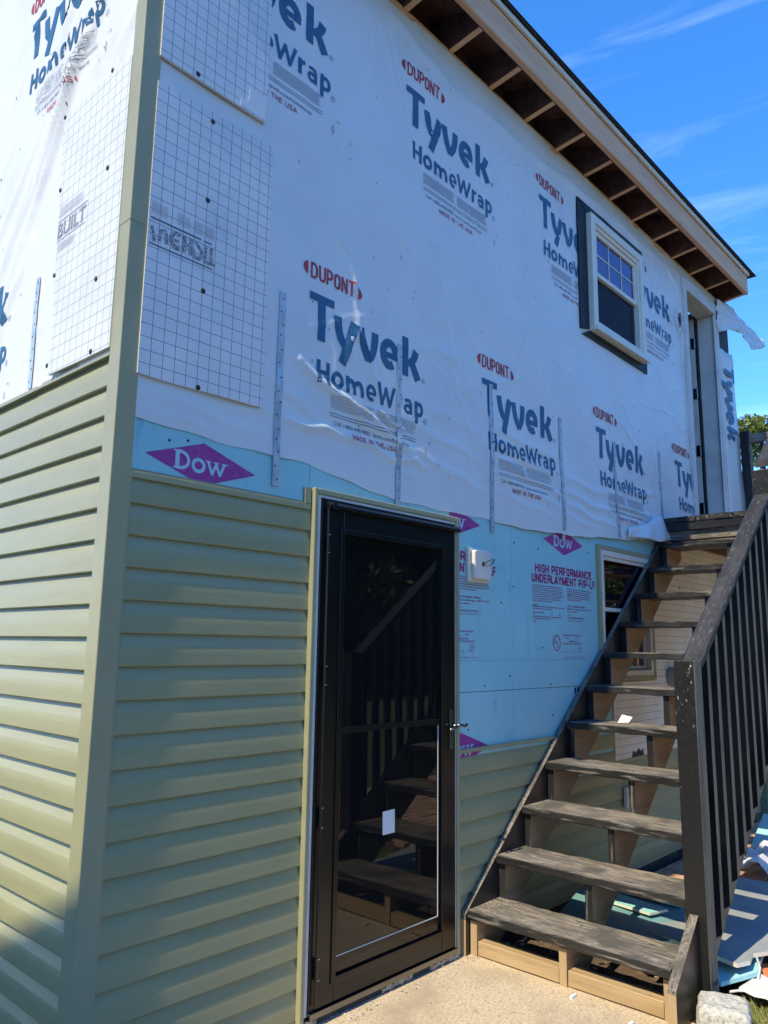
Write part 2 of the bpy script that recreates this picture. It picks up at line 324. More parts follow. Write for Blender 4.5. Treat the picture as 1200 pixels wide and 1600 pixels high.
# ------------------------------------------------------------------ wrap relief
CREASES = [  # x0,z0,x1,z1,amp,sigma on the front wall
 (.84, 2.733, 1.338, 2.516, .019, .020), (1.121, 2.634, 1.657, 2.447, .017, .016), (.78, 2.447, 1.182, 2.444, .017, .016),
 (1.182, 2.444, 1.60, 2.395, .013, .016), (1.326, 2.625, 1.59, 2.544, .013, .013), (1.35, 4.756, 1.568, 4.267, .006, .016),
 (1.568, 4.267, 1.708, 3.838, .007, .014), (1.708, 3.838, 1.908, 3.348, .007, .014), (1.908, 3.348, 1.977, 2.92, .006, .015),
 (2.147, 3.119, 1.584, 3.023, .004, .03), (1.92, 3.36, 2.35, 3.12, .004, .025), (1.92, 3.36, 1.70, 3.15, .004, .02), (1.92, 3.36, 2.1, 3.6, .004, .022),
 (1.204, 3.036, 1.145, 2.823, .011, .018), (1.16, 3.30, 1.22, 3.15, .012, .016), (1.05, 3.42, 1.18, 3.36, .011, .012),
 (1.19, 3.12, 1.26, 2.88, .011, .014), (1.26, 2.95, 1.40, 2.70, .010, .016), (1.02, 2.92, 1.10, 2.70, .005, .018), (1.30, 2.80, 1.44, 2.60, .005, .014),
 (1.42, 2.46, 1.72, 2.40, .009, .012), (1.50, 2.52, 1.74, 2.36, .009, .012), (1.46, 2.38, 1.66, 2.33, .007, .010),
 (1.6, 2.62, 2.25, 2.52, .006, .022), (1.58, 2.50, 2.3, 2.34, .006, .022), (1.7, 2.75, 2.3, 2.66, .004, .03),
 (2.35, 2.76, 3.10, 2.70, .006, .018), (2.35, 2.66, 3.10, 2.58, .008, .018), (2.36, 2.58, 3.12, 2.46, .008, .016), (2.36, 2.48, 3.12, 2.38, .008, .016),
 (2.36, 2.38, 3.05, 2.30, .006, .014), (3.16, 2.60, 3.90, 2.56, .007, .020), (3.16, 2.50, 3.90, 2.44, .009, .018), (3.16, 2.42, 3.90, 2.34, .009, .016),
 (3.16, 2.34, 3.6, 2.30, .006, .016), (3.95, 2.62, 4.70, 2.72, .007, .020), (3.95, 2.52, 4.60, 2.50, .009, .020), (3.95, 2.42, 4.7, 2.40, .009, .018),
 (4.62, 3.10, 4.72, 2.60, .008, .020), (4.76, 3.15, 4.80, 2.62, .006, .018), (4.90, 3.0, 5.05, 2.65, .004, .02),
 (1.45, 4.88, 1.95, 4.75, .010, .035), (1.95, 4.75, 2.9, 4.78, .010, .040), (1.6, 4.62, 2.0, 4.72, .006, .03), (2.9, 4.78, 3.9, 4.86, .010, .03), (3.9, 4.84, 5.0, 4.86, .008, .03),
 (5.05, 4.88, 5.36, 4.72, .008, .022), (3.3, 4.3, 3.44, 3.9, .004, .03), (2.9, 3.75, 3.44, 3.69, .004, .03), (2.7, 3.5, 3.45, 3.68, .005, .035), (3.0, 3.45, 3.45, 3.66, .004, .02),
 (.66, 2.62, .95, 2.50, .007, .022), (.09, 2.40, .62, 2.35, .006, .03), (.1, 2.33, .5, 2.31, .005, .02), (.5, 2.42, .72, 2.47, .005, .018),
 (1.35, 4.70, .95, 3.30, .005, .030), (1.42, 4.6, 1.22, 3.5, .004, .022), (1.50, 4.45, 1.62, 3.2, .003, .020), (1.97, 2.95, 2.15, 3.35, .004, .016), (1.97, 2.95, 2.35, 2.80, .004, .018), (1.97, 2.95, 1.80, 2.70, .004, .014), (1.97, 2.95, 2.20, 2.55, .004, .016), (.70, 3.1, .86, 4.4, .003, .05), (.85, 3.3, 1.1, 4.6, .003, .05), (.95, 3.15, 1.2, 3.9, .003, .03),
]
_rc = random.Random(17)
for _k in range(110):
    _x = _rc.uniform(.65, 5.3); _z = _rc.uniform(2.5, 4.7); _a = _rc.choice([_rc.gauss(1.45, .22), _rc.gauss(-.5, .25), _rc.gauss(.35, .2)]); _l = _rc.uniform(.15, .8)
    CREASES.append((_x, _z, _x+math.cos(_a)*_l, _z+math.sin(_a)*_l, _rc.uniform(.0012, .0050), _rc.uniform(.006, .018)))
for _k in range(26):      # puckers radiating from fasteners
    _x = _rc.uniform(.8, 5.2); _z = _rc.uniform(2.4, 4.7)
    for _q in range(4):
        _a = _rc.uniform(0, 6.28); _l = _rc.uniform(.05, .16); CREASES.append((_x, _z, _x+math.cos(_a)*_l, _z+math.sin(_a)*_l, _rc.uniform(.002, .0050), _rc.uniform(.005, .009)))
LCREASES = []   # y0,z0,y1,z1 on the left wall
_r = random.Random(3)
for k in range(34):
    y = _r.uniform(-.1, 2.4); z = _r.uniform(2.6, 4.6); l = _r.uniform(.3, .9)
    # folds run from upper right (small y, high z) to lower left
    LCREASES.append((y, z+l*.8, y+l*.75, z-l*.35, _r.uniform(.007, .018), _r.uniform(.012, .03)))
LCREASES += [(.12, 4.6, .9, 3.6, .016, .02), (.2, 4.4, 1.2, 3.3, .014, .02), (.9, 3.9, 1.8, 2.9, .012, .02)]
for _k in range(90):
    _y = _rc.uniform(.1, 1.9); _z = _rc.uniform(2.6, 4.6); _a = _rc.gauss(2.25, .35); _l = _rc.uniform(.05, .3); LCREASES.append((_y, _z, _y+abs(math.cos(_a))*_l, _z-math.sin(_a)*_l, _rc.uniform(.001, .005), _rc.uniform(.006, .014)))
PH = [(_r.uniform(2, 30), _r.uniform(2, 30), _r.uniform(0, 6.28)) for _ in range(26)]
def relief(u, z, cre):
    u = np.asarray(u, float); z = np.asarray(z, float); d = np.zeros_like(u)
    for (a, b, c) in PH: d += np.sin(u*a*.6+z*b*.25*(1 if c > 3 else -1)+c)*(.0030/ (1+a*.30))
    for (x0, z0, x1, z1, amp, sg) in cre:
        dx, dz = x1-x0, z1-z0; L2 = dx*dx+dz*dz
        t = ((u-x0)*dx+(z-z0)*dz)/L2; tc_ = np.clip(t, 0, 1)
        px = x0+dx*tc_; pz = z0+dz*tc_; L = math.sqrt(L2)
        wob = .012*np.sin(t*9+x0*7)*np.sin(np.clip(t, 0, 1)*PI)
        nd = ((u-px)*(-dz)+(z-pz)*dx)/L+wob; ld = np.hypot(u-px, z-pz)
        edge = np.where((t < 0) | (t > 1), ld, np.abs(nd))
        env = .45+.55*np.sin(np.clip(t, 0, 1)*PI)
        d += amp*env*np.exp(-(edge/sg)**2)
    return d
WB_X = [0, .08, .46, .913, 1.2, 1.5, 1.96, 2.4, 2.88, 3.5, 4.272, 4.5, 4.68]
WB_Z = [2.29, 2.286, 2.276, 2.268, 2.235, 2.193, 2.20, 2.197, 2.197, 2.235, 2.300, 2.33, 2.36]
WRAP_Y, WRAP_X = .010, .010
def front_y(x, z):
    lift = np.interp(x, [2.2, 3.2, 4.0, 4.7, 5.2], [0, .01, .02, .03, 0])*np.clip((2.75-np.asarray(z))/.45, 0, 1)
    return WRAP_Y-relief(x, z, CREASES)-lift
def left_x(y, z): return WRAP_X-relief(y, z, LCREASES)

# ------------------------------------------------------------------ flat print (2D polygons -> wall)
def bez(pts, n=7):
    """quadratic/cubic polyline sampling"""
    out = []
    for i in range(n+1):
        t = i/n; P = [Vector(p) for p in pts]
        while len(P) > 1: P = [P[k].lerp(P[k+1], t) for k in range(len(P)-1)]
        out.append((P[0].x, P[0].y))
    return out
def arc(cx, cy, rx, ry, a0, a1, n=14):
    return [(cx+rx*math.cos(math.radians(a0+(a1-a0)*i/n)), cy+ry*math.sin(math.radians(a0+(a1-a0)*i/n))) for i in range(n+1)]
class Print:
    def __init__(s): s.items = []      # (verts2d, faces, mat, layer)
        
    def poly(s, pts, mi=0, layer=0): s.items.append((list(pts), [tuple(range(len(pts)))], mi, layer))
    def rect(s, x0, x1, y0, y1, mi=0, layer=0): s.poly([(x0, y0), (x1, y0), (x1, y1), (x0, y1)], mi, layer)
    def stroke(s, pts, w, mi=0, layer=0):
        n = len(pts); P = [Vector(p) for p in pts]; l = []; r = []
        for i in range(n):
            d = (P[min(i+1, n-1)]-P[max(i-1, 0)]).normalized(); nn = Vector((-d.y, d.x))
            ww = w[i] if isinstance(w, (list, tuple)) else w
            k = 1.0
            if 0 < i < n-1:
                d1 = (P[i]-P[i-1]).normalized(); c_ = max(.5, abs(d1.dot(d))); k = 1/c_
            l.append(tuple(P[i]+nn*ww/2*k)); r.append(tuple(P[i]-nn*ww/2*k))
        vs = l+r; fs = [(i, i+1, n+i+1, n+i) for i in range(n-1)]
        s.items.append((vs, fs, mi, layer))
    def text(s, body, x, y, h, w=None, mi=0, layer=0, bold=0.0, rot=0, capref=.70):
        vs, fs, bb = text_mesh(body, bold)
        sy = h/capref; sx = sy if w is None else w/(bb[1]-bb[0])
        c_, s_ = math.cos(rot), math.sin(rot); out = []
        for (a, b) in vs:
            a2 = (a-bb[0])*sx; b2 = b*sy; out.append((x+a2*c_-b2*s_, y+a2*s_+b2*c_))
        s.items.append((out, fs, mi, layer)); return sx*(bb[1]-bb[0])
    def build(s, name, mats, parent, place, cut=None, clip=None):
        bm = bmesh.new()
        for it, (vs, fs, mi, layer) in enumerate(s.items):
            vv = [bm.verts.new((a, b, layer*10+ (it % 7))) for a, b in vs]
            for f in fs:
                try: bm.faces.new([vv[i] for i in f]).material_index = mi
                except ValueError: pass
        def bis(co, no, **kw): bmesh.ops.bisect_plane(bm, geom=bm.verts[:]+bm.edges[:]+bm.faces[:], plane_co=co, plane_no=no, **kw)
        if clip:
            for (co, no) in clip: bis(co, no, clear_outer=True)
        if cut and bm.verts:
            xs = [v.co.x for v in bm.verts]; ys = [v.co.y for v in bm.verts]
            x = min(xs)+cut
            while x < max(xs): bis((x, 0, 0), (1, 0, 0)); x += cut
            y = min(ys)+cut
            while y < max(ys): bis((0, y, 0), (0, 1, 0)); y += cut
        us = np.array([v.co.x for v in bm.verts]); zs = np.array([v.co.y for v in bm.verts]); ls = np.array([v.co.z for v in bm.verts])
        if len(us) == 0: bm.free(); return None
        P = place(us, zs, .0026+.00007*(ls % 10)+.0008*(ls//10))
        o_ = org(parent)
        for v, p in zip(bm.verts, P): v.co = Vector(p)-o_
        me = bpy.data.meshes.new(name); bm.to_mesh(me); bm.free()
        for m in mats: me.materials.append(mt[m])
        o = bpy.data.objects.new(name, me); COL.objects.link(o); o.parent = parent; ORG[o.name] = o_.copy(); return o
_tc = {}
def text_mesh(body, bold):
    k = (body, bold)
    if k not in _tc:
        cu = bpy.data.curves.new('lettering', 'FONT'); cu.body = body; cu.offset = bold; cu.resolution_u = 3
        o = bpy.data.objects.new('lettering', cu); COL.objects.link(o)
        me = bpy.data.meshes.new_from_object(o.evaluated_get(bpy.context.evaluated_depsgraph_get()))
        vs = [(v.co.x, v.co.y) for v in me.vertices]; fs = [tuple(p.vertices) for p in me.polygons]
        bpy.data.objects.remove(o); bpy.data.meshes.remove(me); bpy.data.curves.remove(cu)
        xs = [v[0] for v in vs]; _tc[k] = (vs, fs, (min(xs), max(xs)))
    return _tc[k]

GL = {
 'H': [[(.1, 0), (.1, 1)], [(.9, 0), (.9, 1)], [(.1, .53), (.9, .53)]], 'I': [[(.5, 0), (.5, 1)]],
 'G': [[(.9, .72), (.82, .87), (.55, .94), (.25, .86), (.1, .5), (.25, .14), (.55, .06), (.82, .14), (.9, .30), (.9, .46)], [(.55, .45), (.98, .45)]],
 'P': [[(.1, 0), (.1, 1)], [(.1, .93), (.6, .93), (.86, .84), (.9, .68), (.86, .52), (.6, .43), (.1, .43)]],
 'E': [[(.1, 0), (.1, 1)], [(.1, .93), (.92, .93)], [(.1, .52), (.84, .52)], [(.1, .07), (.95, .07)]],
 'R': [[(.1, 0), (.1, 1)], [(.1, .93), (.6, .93), (.86, .85), (.89, .70), (.86, .56), (.6, .47), (.1, .47)], [(.55, .47), (.84, .36), (.9, 0)]],
 'F': [[(.1, 0), (.1, 1)], [(.1, .93), (.92, .93)], [(.1, .50), (.82, .50)]],
 'O': [[(.5, .94), (.22, .85), (.1, .5), (.22, .15), (.5, .06), (.78, .15), (.9, .5), (.78, .85), (.5, .94)]],
 'M': [[(.06, 0), (.06, 1)], [(.94, 0), (.94, 1)], [(.10, 1), (.5, .02)], [(.5, .02), (.90, 1)]],
 'A': [[(.02, 0), (.5, 1)], [(.5, 1), (.98, 0)], [(.22, .30), (.78, .30)]],
 'N': [[(.1, 0), (.1, 1)], [(.9, 0), (.9, 1)], [(.1, .97), (.9, .03)]],
 'C': [[(.9, .68), (.80, .86), (.55, .94), (.25, .86), (.1, .5), (.25, .14), (.55, .06), (.80, .14), (.9, .34)]],
 'U': [[(.1, 1), (.1, .35), (.2, .13), (.5, .06), (.8, .13), (.9, .35), (.9, 1)]],
 'D': [[(.1, 0), (.1, 1)], [(.1, .93), (.5, .93), (.8, .82), (.9, .5), (.8, .18), (.5, .07), (.1, .07)]],
 'L': [[(.1, 0), (.1, 1)], [(.1, .07), (.92, .07)]], 'Y': [[(.02, 1), (.5, .45)], [(.98, 1), (.5, .45)], [(.5, .48), (.5, 0)]],
 'T': [[(.0, .93), (1, .93)], [(.5, .93), (.5, 0)]], '/': [[(.1, 0), (.9, 1)]], '-': [[(.05, .42), (.95, .42)]],
 'S': [[(.88, .74), (.75, .90), (.5, .94), (.22, .88), (.14, .72), (.25, .58), (.72, .44), (.88, .28), (.78, .12), (.5, .06), (.22, .11), (.1, .28)]]}
GW = {'I': .35, 'M': 1.25, ' ': .45, '/': .55, '-': .6, 'L': .85, 'E': .92, 'F': .85}
def grot(p, body, x, y, w, h, mi, sw=.17):
    tot = sum(GW.get(c, 1)+.22 for c in body)-.22; k = w/tot; cx = x
    for c in body:
        g_ = GW.get(c, 1)
        for q in GL.get(c, []): p.stroke([(cx+a*g_*k, y+b*h) for a, b in q], sw*h, mi)
        cx += (g_+.22)*k
def g_e(p, x, y, w, h, sw, mi):      # round e: box lower-left x,y
    cx, cy = x+w/2, y+h/2; rx, ry = w/2-sw/2, h/2-sw/2
    p.stroke(arc(cx, cy, rx, ry, 2, 305, 18)[0:], sw, mi); p.stroke([(cx-rx, cy-.04*h), (cx+rx+sw*.45, cy-.04*h)], sw*.72, mi)
def logo(x0, z0, detail=True, full_call=True):
    """house-wrap print; (x0,z0) = top left of the big T; slots 0 blue 1 red 2 grey 3 dark"""
    p = Print(); A = lambda pts: [(x0+a, z0+b) for a, b in pts]
    # T y v e k
    p.rect(x0, x0+.156, z0-.038, z0, 0); p.rect(x0+.053, x0+.101, z0-.222, z0-.036, 0)
    p.stroke(A(bez([(.176, -.066), (.186, -.15), (.20, -.18), (.244, -.212)])), [.05, .05, .05, .049, .048, .046, .042, .034], 0)
    p.stroke(A([(.292, -.068), (.258, -.165), (.212, -.291)]), .050, 0)
    p.stroke(A(bez([(.336, -.068), (.344, -.15), (.362, -.18), (.392, -.222)])), .047, 0)
    p.stroke(A(bez([(.438, -.068), (.438, -.15), (.420, -.19), (.385, -.222)])), [.047, .047, .047, .046, .046, .044, .042, .038], 0)
    g_e(p, x0+.474, z0-.226, .140, .162, .044, 0)
    p.rect(x0+.644, x0+.690, z0-.222, z0-.012, 0)
    p.stroke(A(bez([(.688, -.150), (.735, -.135), (.742, -.10), (.752, -.068)])), [.03, .034, .038, .042, .045, .047, .048, .048], 0)
    p.stroke(A(bez([(.700, -.120), (.728, -.15), (.742, -.18), (.768, -.224)])), [.035, .04, .045, .048, .05, .05, .05, .05], 0)
    # HomeWrap
    b = -.422; sw = .0228; xh = .083
    def V(x, y0, y1, w=sw): p.rect(x0+x, x0+x+w, z0+b+y0, z0+b+y1, 0)
    V(.054, 0, .109); V(.112, 0, .109); p.rect(x0+.07, x0+.116, z0+b+.046, z0+b+.065, 0)
    p.stroke(A(arc(.186, b+xh/2, .029, .031, 0, 360, 20)), sw, 0)
    V(.242, 0, xh); p.stroke(A(bez([(.252, b+.05), (.262, b+.068), (.300, b+.082), (.3, b+.04), (.3, b)])), sw, 0)
    p.stroke(A(bez([(.304, b+.05), (.314, b+.068), (.353, b+.082), (.352, b+.04), (.352, b)])), sw, 0)
    g_e(p, x0+.380, z0+b-.002, .070, xh+.002, .0185, 0)
    for (xa, ya, xb, yb) in ((.462, .109, .492, 0), (.488, 0, .523, .095), (.519, .095, .552, 0), (.548, 0, .584, .109)):
        p.stroke(A([(xa, b+ya), (xb, b+yb)]), .0195, 0)
    V(.600, 0, xh); p.stroke(A(bez([(.611, b+.045), (.615, b+.07), (.645, b+.072)])), sw*.9, 0)
    p.stroke(A(arc(.688, b+.026, .021, .0185, 30, 330, 14)), .0165, 0); V(.704, 0, .052, .018)
    p.stroke(A(bez([(.667, b+.066), (.700, b+.082), (.713, b+.068), (.713, b+.045)])), .0175, 0)
    V(.742, -.036, xh); p.stroke(A(arc(.776, b+xh/2, .024, .030, 170, -170, 18)), .0195, 0)
    for (rx, rz, s_) in ((.812, -.213, .012), (.826, b-.012, .013)):
        p.stroke(A(arc(rx, rz, s_, s_, 0, 360, 12)), .0022, 3); p.text('R', x0+rx-.005, z0+rz-.006, .012, mi=3)
    # DUPONT, condensed and squarish, between two half lenses
    hgt = .078; yb = z0+.067; lw = .0115; pitch_ = .0483; wd = .035
    def rr(x, parts):
        for q in parts: p.stroke([(x+a*wd, yb+c*hgt) for a, c in q], lw, 1)
    X = [x0+.010+i*pitch_ for i in range(6)]
    rr(X[0], [[(.0, 0), (.0, 1)], [(0, .93), (.55, .93), (.88, .78), (.92, .5), (.88, .22), (.55, .07), (0, .07)]])
    rr(X[1], [[(.05, 1), (.05, .3), (.2, .1), (.5, .06), (.8, .1), (.95, .3), (.95, 1)]])
    rr(X[2], [[(.05, 0), (.05, 1)], [(0, .93), (.6, .93), (.92, .8), (.92, .55), (.6, .42), (0, .42)]])
    rr(X[3], [[(.5, .94), (.15, .85), (.05, .5), (.15, .15), (.5, .06), (.85, .15), (.95, .5), (.85, .85), (.5, .94)]])
    rr(X[4], [[(.05, 0), (.05, 1)], [(.05, .98), (.92, .02)], [(.95, 0), (.95, 1)]])
    rr(X[5], [[(-.05, .93), (1.1, .93)], [(.52, .93), (.52, 0)]])
    p.poly([(x0-.042, yb+.042)]+[(x0-.034, yb+.062), (x0-.020, yb+.072), (x0-.012, yb+.074), (x0-.012, yb+.010), (x0-.020, yb+.012), (x0-.034, yb+.022)], 1)
    p.poly([(x0+.342, yb+.030), (x0+.332, yb+.010), (x0+.318, yb+.0), (x0+.310, yb-.002), (x0+.310, yb+.064), (x0+.318, yb+.060), (x0+.332, yb+.050)], 1)
    if detail:
        rnd = random.Random(int(x0*1000)+int(z0*100))
        for i in range(7):
            for (a, c) in ((.146, .44), (.455, .755)):
                p.rect(x0+a, x0+c-rnd.uniform(0, .03), z0-.462-i*.0095, z0-.4582-i*.0095, 2)
        for zz in (-.544, -.557): p.rect(x0+.146, x0+.757, z0+zz, z0+zz+.0028, 3)
        p.text('Call 1-800-448-9835  tyvek.com/homewrap', x0+.172, z0-.596, .0185, w=.520, mi=3)
        grot(p, 'MADE IN THE USA', x0+.290, z0-.640, .31, .025, 1, .15)
        p.stroke(A([(.822, -.598), (.832, -.572), (.842, -.598), (.832, -.604), (.822, -.598)]), .0028, 3)
        p.text('USA', x0+.85, z0-.545, .010, mi=3); p.stroke(A([(.832, -.604), (.832, -.622)]), .0028, 3)
    return p
PM = ['ink_blue', 'ink_red', 'ink_grey', 'ink_dark']
def place_front(us, zs, off):
    y = front_y(us, zs)-off; return [(a, b, c) for a, b, c in zip(us, y, zs)]
def place_left(us, zs, off):      # u = -y
    x = left_x(-us, zs)-off; return [(a, -b, c) for a, b, c in zip(x, us, zs)]

# ================================================================== THE SETTING
g = MB(); g.box(-400, 400, -400, 400, -.3, -.09); tag(g.build('ground', 'grassground'), kind='structure')
# concrete pad before the door, slightly uneven edge
pad = MB(); pad.prism([(-6, -6), (2.06, -6), (2.10, -3.0), (2.085, -1.45), (2.12, -1.15), (2.13, -.6), (2.10, -.2), (2.13, .02), (-.0, .02), (-.0, .0), (-6, .0)], 2, -.12, 0)
tag(pad.build('concrete_path', 'concrete', bevel=.008), kind='structure')
# rough soil beside the pad
def rough_sheet(x0, x1, y0, y1, z, amp, st, seed=1):
    nx, ny = int((x1-x0)/st)+1, int((y1-y0)/st)+1; r = np.random.RandomState(seed)
    h = r.rand(ny, nx)
    for _ in range(2): h = (h+np.roll(h, 1, 0)+np.roll(h, 1, 1)+np.roll(h, -1, 0)+np.roll(h, -1, 1))/5
    h = (h-h.mean())*amp*4; h[0] = h[-1] = 0; h[:, 0] = h[:, -1] = 0
    vs = [(x0+(x1-x0)*i/(nx-1), y0+(y1-y0)*j/(ny-1), z+h[j, i]) for j in range(ny) for i in range(nx)]
    fs = [(j*nx+i, j*nx+i+1, (j+1)*nx+i+1, (j+1)*nx+i) for j in range(ny-1) for i in range(nx-1)]
    m = MB(); m.add(vs, fs); return m
tag(rough_sheet(2.0, 3.6, -1.35, .3, -.055, .02, .05).build('soil_bed', 'soil', smooth=True, recalc=False), kind='structure')

# brick paving beyond the stairs: each brick laid as a piece of its own
bricks = MB(); bricks.box(3.45, 9.6, -3.6, -.02, -.2, -.052); pav = bricks.build('brick_paving', 'soil'); tag(pav, kind='structure')
mt['brick'] = M('orange_brown_brick', (.56, .34, .22), [((.42, .22, .13), 9, (1, 1, 1), .45, .65), ((.62, .45, .32), 35, (1, 1, 1), .58, .7)], rough=.85, bumps=[(50, (1, 1, 1), .5, .004)])
_m = MB(); _m.box(0, .194, 0, .094, 0, .03); b_first = None; _rb = random.Random(6); nb_ = 0; rest = MB()
for j in range(34):
    for i in range(29):
        x = 3.50+i*.204+(.102 if j % 2 else 0); y = -.14-j*.103
        if x > 9.4: continue
        dz = _rb.uniform(-.004, .004)
        if x < 7.6 and j < 14 and nb_ < 290:
            if b_first is None: b_first = _m.build('brick', 'brick', pav, bevel=.004); c = b_first
            else: c = b_first.copy(); COL.objects.link(c); c.parent = pav
            c.location = (x, y, -.054+dz); c.rotation_euler = (0, 0, _rb.uniform(-.02, .02)); nb_ += 1
        else: rest.box(x, x+.194, y, y+.094, -.054+dz, -.024+dz)
rest.build('brick_field', 'brick', pav, kind='stuff')

# ================================================================== THE HOUSE
HX, HZ = 6.66, 4.97
house = empty('house', (0, 0, 0), 'two storey house under re-siding with sage vinyl below and printed white house wrap above', 'house')
H = house
def wall_rects(holes, u0, u1, v0, v1):
    us = sorted({u0, u1, *[h[0] for h in holes], *[h[1] for h in holes]}); vs = sorted({v0, v1, *[h[2] for h in holes], *[h[3] for h in holes]})
    out = []
    for a, b in zip(us, us[1:]):
        for c, d in zip(vs, vs[1:]):
            mu, mv = (a+b)/2, (c+d)/2
            if not any(h[0] < mu < h[1] and h[2] < mv < h[3] for h in holes): out.append((a, b, c, d))
    return out
DOOR = (.985, 1.96, .02, 2.13); UW = (3.60, 4.445, 3.775, 4.655); LW = (3.61, 4.41, 1.30, 2.17); UD = (5.475, 6.2, 2.60, 4.765)
mb = MB()
for (a, b, c, d) in wall_rects([DOOR, UW, LW, (5.452, 6.223, 2.56, 4.795)], .05, HX, .03, 5.0): mb.box(a, b, .030, .15, c, d)
mb.build('wall', 'osb', H, recalc=False, label='sheathed front wall behind wrap and foam')
MB().box(.030, .15, .16, 9.0, .0, 5.0).build('wall', 'osb', H)
MB().box(HX-.12, HX, .16, 9.0, .03, 5.0).build('wall', 'osb', H)
MB().box(.16, HX-.13, 8.88, 9.0, .03, 5.0).build('wall', 'osb', H)
MB().box(.02, HX-.01, .045, 8.9, -.4, .028).build('foundation', 'found', H)
MB().box(.16, HX-.13, .16, 8.87, 2.33, 2.46).build('upper_floor', 'inside', H)
MB().box(3.0, 3.06, .16, 8.87, 2.47, 5.0).build('inner_wall', 'inside', H)
# --- siding
P_F, P_L = .1143, .1128
PROF = [(.000, -.002), (.0150, 0), (.0175, .004), (.0168, .040), (.0155, .070), (.0140, .076), (.0040, .102), (.0010, .118)]
def course(name, u0, u1, z, plane, parent, pitch=P_F, base=.024, skew=0):
    sc_ = pitch/.1143; n = 2
    us = [u0, u1]; vs = []
    for u in us:
        for (d, h) in PROF:
            hh = h*sc_
            vs.append((u, base-d, hh) if plane == 'F' else (base-d, u, hh))
    k = len(PROF); fs = [(i, i+1, k+i+1, k+i) for i in range(k-1)]
    # folded end caps give each piece thickness
    m = MB(); m.add(vs, fs)
    o = m.build(name, 'siding', parent, recalc=False, smooth=False); o.location = (0, 0, z)
    me = o.data
    bm = bmesh.new(); bm.from_mesh(me)
    for f in bm.faces:
        want = Vector((0, -1, 0)) if plane == 'F' else Vector((-1, 0, 0))
        if f.normal.dot(want) < -1e-6: f.normal_flip()
        f.smooth = True
    for e in bm.edges:
        if len(e.link_faces) == 2 and e.calc_face_angle(0) > .5: e.smooth = False
    bm.to_mesh(me); bm.free()
    return o
def rep(o, z):
    c = o.copy(); COL.objects.link(c); c.parent = o.parent; c.location = (0, 0, z); return c
a = None
for k in range(18):                       # left of the door
    z = .035+k*P_F
    if z+.06 > 2.065: break
    if a is None: a = course('siding_course', .076, .948, z, 'F', H)
    else: rep(a, z)
a = None
for k in range(8):
    z = .035+k*P_F
    if a is None: a = course('siding_course', 1.985, 3.755, z, 'F', H)
    else: rep(a, z)
a = None
for k in range(6):
    z = .035+k*P_F
    if a is None: a = course('siding_course', 3.757, HX, z, 'F', H)
    else: rep(a, z)
a = None; topz = 2.405
for k in range(22):                       # sunny side wall
    z = topz-k*P_L
    if z < .0: break
    if k < 2:
        course('siding_course', .076, .705, z, 'L', H, P_L); o = course('siding_course', .68, 8.8, z, 'L', H, P_L, base=.026)
    elif k % 4 == 2 or a is None: a = course('siding_course', .076, 8.8, z, 'L', H, P_L)
    else: rep(a, z)
# J channels and starter strips
def trimF(name, x0, x1, z0, z1, y0=-.004, y1=.028, mat='trimg', bev=.002, label=None): return MB().box(x0, x1, y0, y1, z0, z1).build(name, mat, H, bevel=bev, label=label)
trimF('j_channel', .076, .935, 2.068, 2.092, y0=.000); trimF('j_channel', .078, .9, 2.093, 2.104, y0=.010)
MB().box(.90, .934, .000, .026, 2.094, 2.165).build('flashing_scrap', 'trimg', H, bevel=.001)
trimF('j_channel', 1.987, 3.75, .948, .968, y0=-.002)
trimF('starter_strip', .076, .94, .012, .034, y0=.008); trimF('starter_strip', 1.99, HX, .012, .034, y0=.008)
trimF('j_channel', 3.757, HX, .725, .744, y0=.002)
MB().box(.000, .028, .078, 8.8, 2.518, 2.530).build('j_channel', 'trimg', H, bevel=.001)
MB().box(.010, .028, .078, .66, 2.5305, 2.546).build('utility_trim', 'trimg', H, bevel=.001)
MB().box(.006, .028, .70, 8.8, 2.5305, 2.540).build('utility_trim', 'trimg', H, bevel=.001)
# corner post: two pieces with a lap joint at 3.03 m
def corner(z0, z1, e):
    w, d = .078, .0
    pts = [(-e, -e), (w, -e), (w, .012-e), (w-.006, .012-e), (w-.006, .030), (.030, .030), (.030, w-.006), (.012-e, w-.006), (.012-e, w), (-e, w)]
    MB().prism(pts, 2, z0, z1).build('corner_post', 'trimg', H, bevel=.0035)
corner(.0, 3.03, .0); corner(3.026, 5.0, .0018)
MB().box(.079, .085, .004, .026, 0, 2.09).build('post_flange', 'trimg', H); MB().box(.004, .026, .079, .085, 0, 2.50).build('post_flange', 'trimg', H)

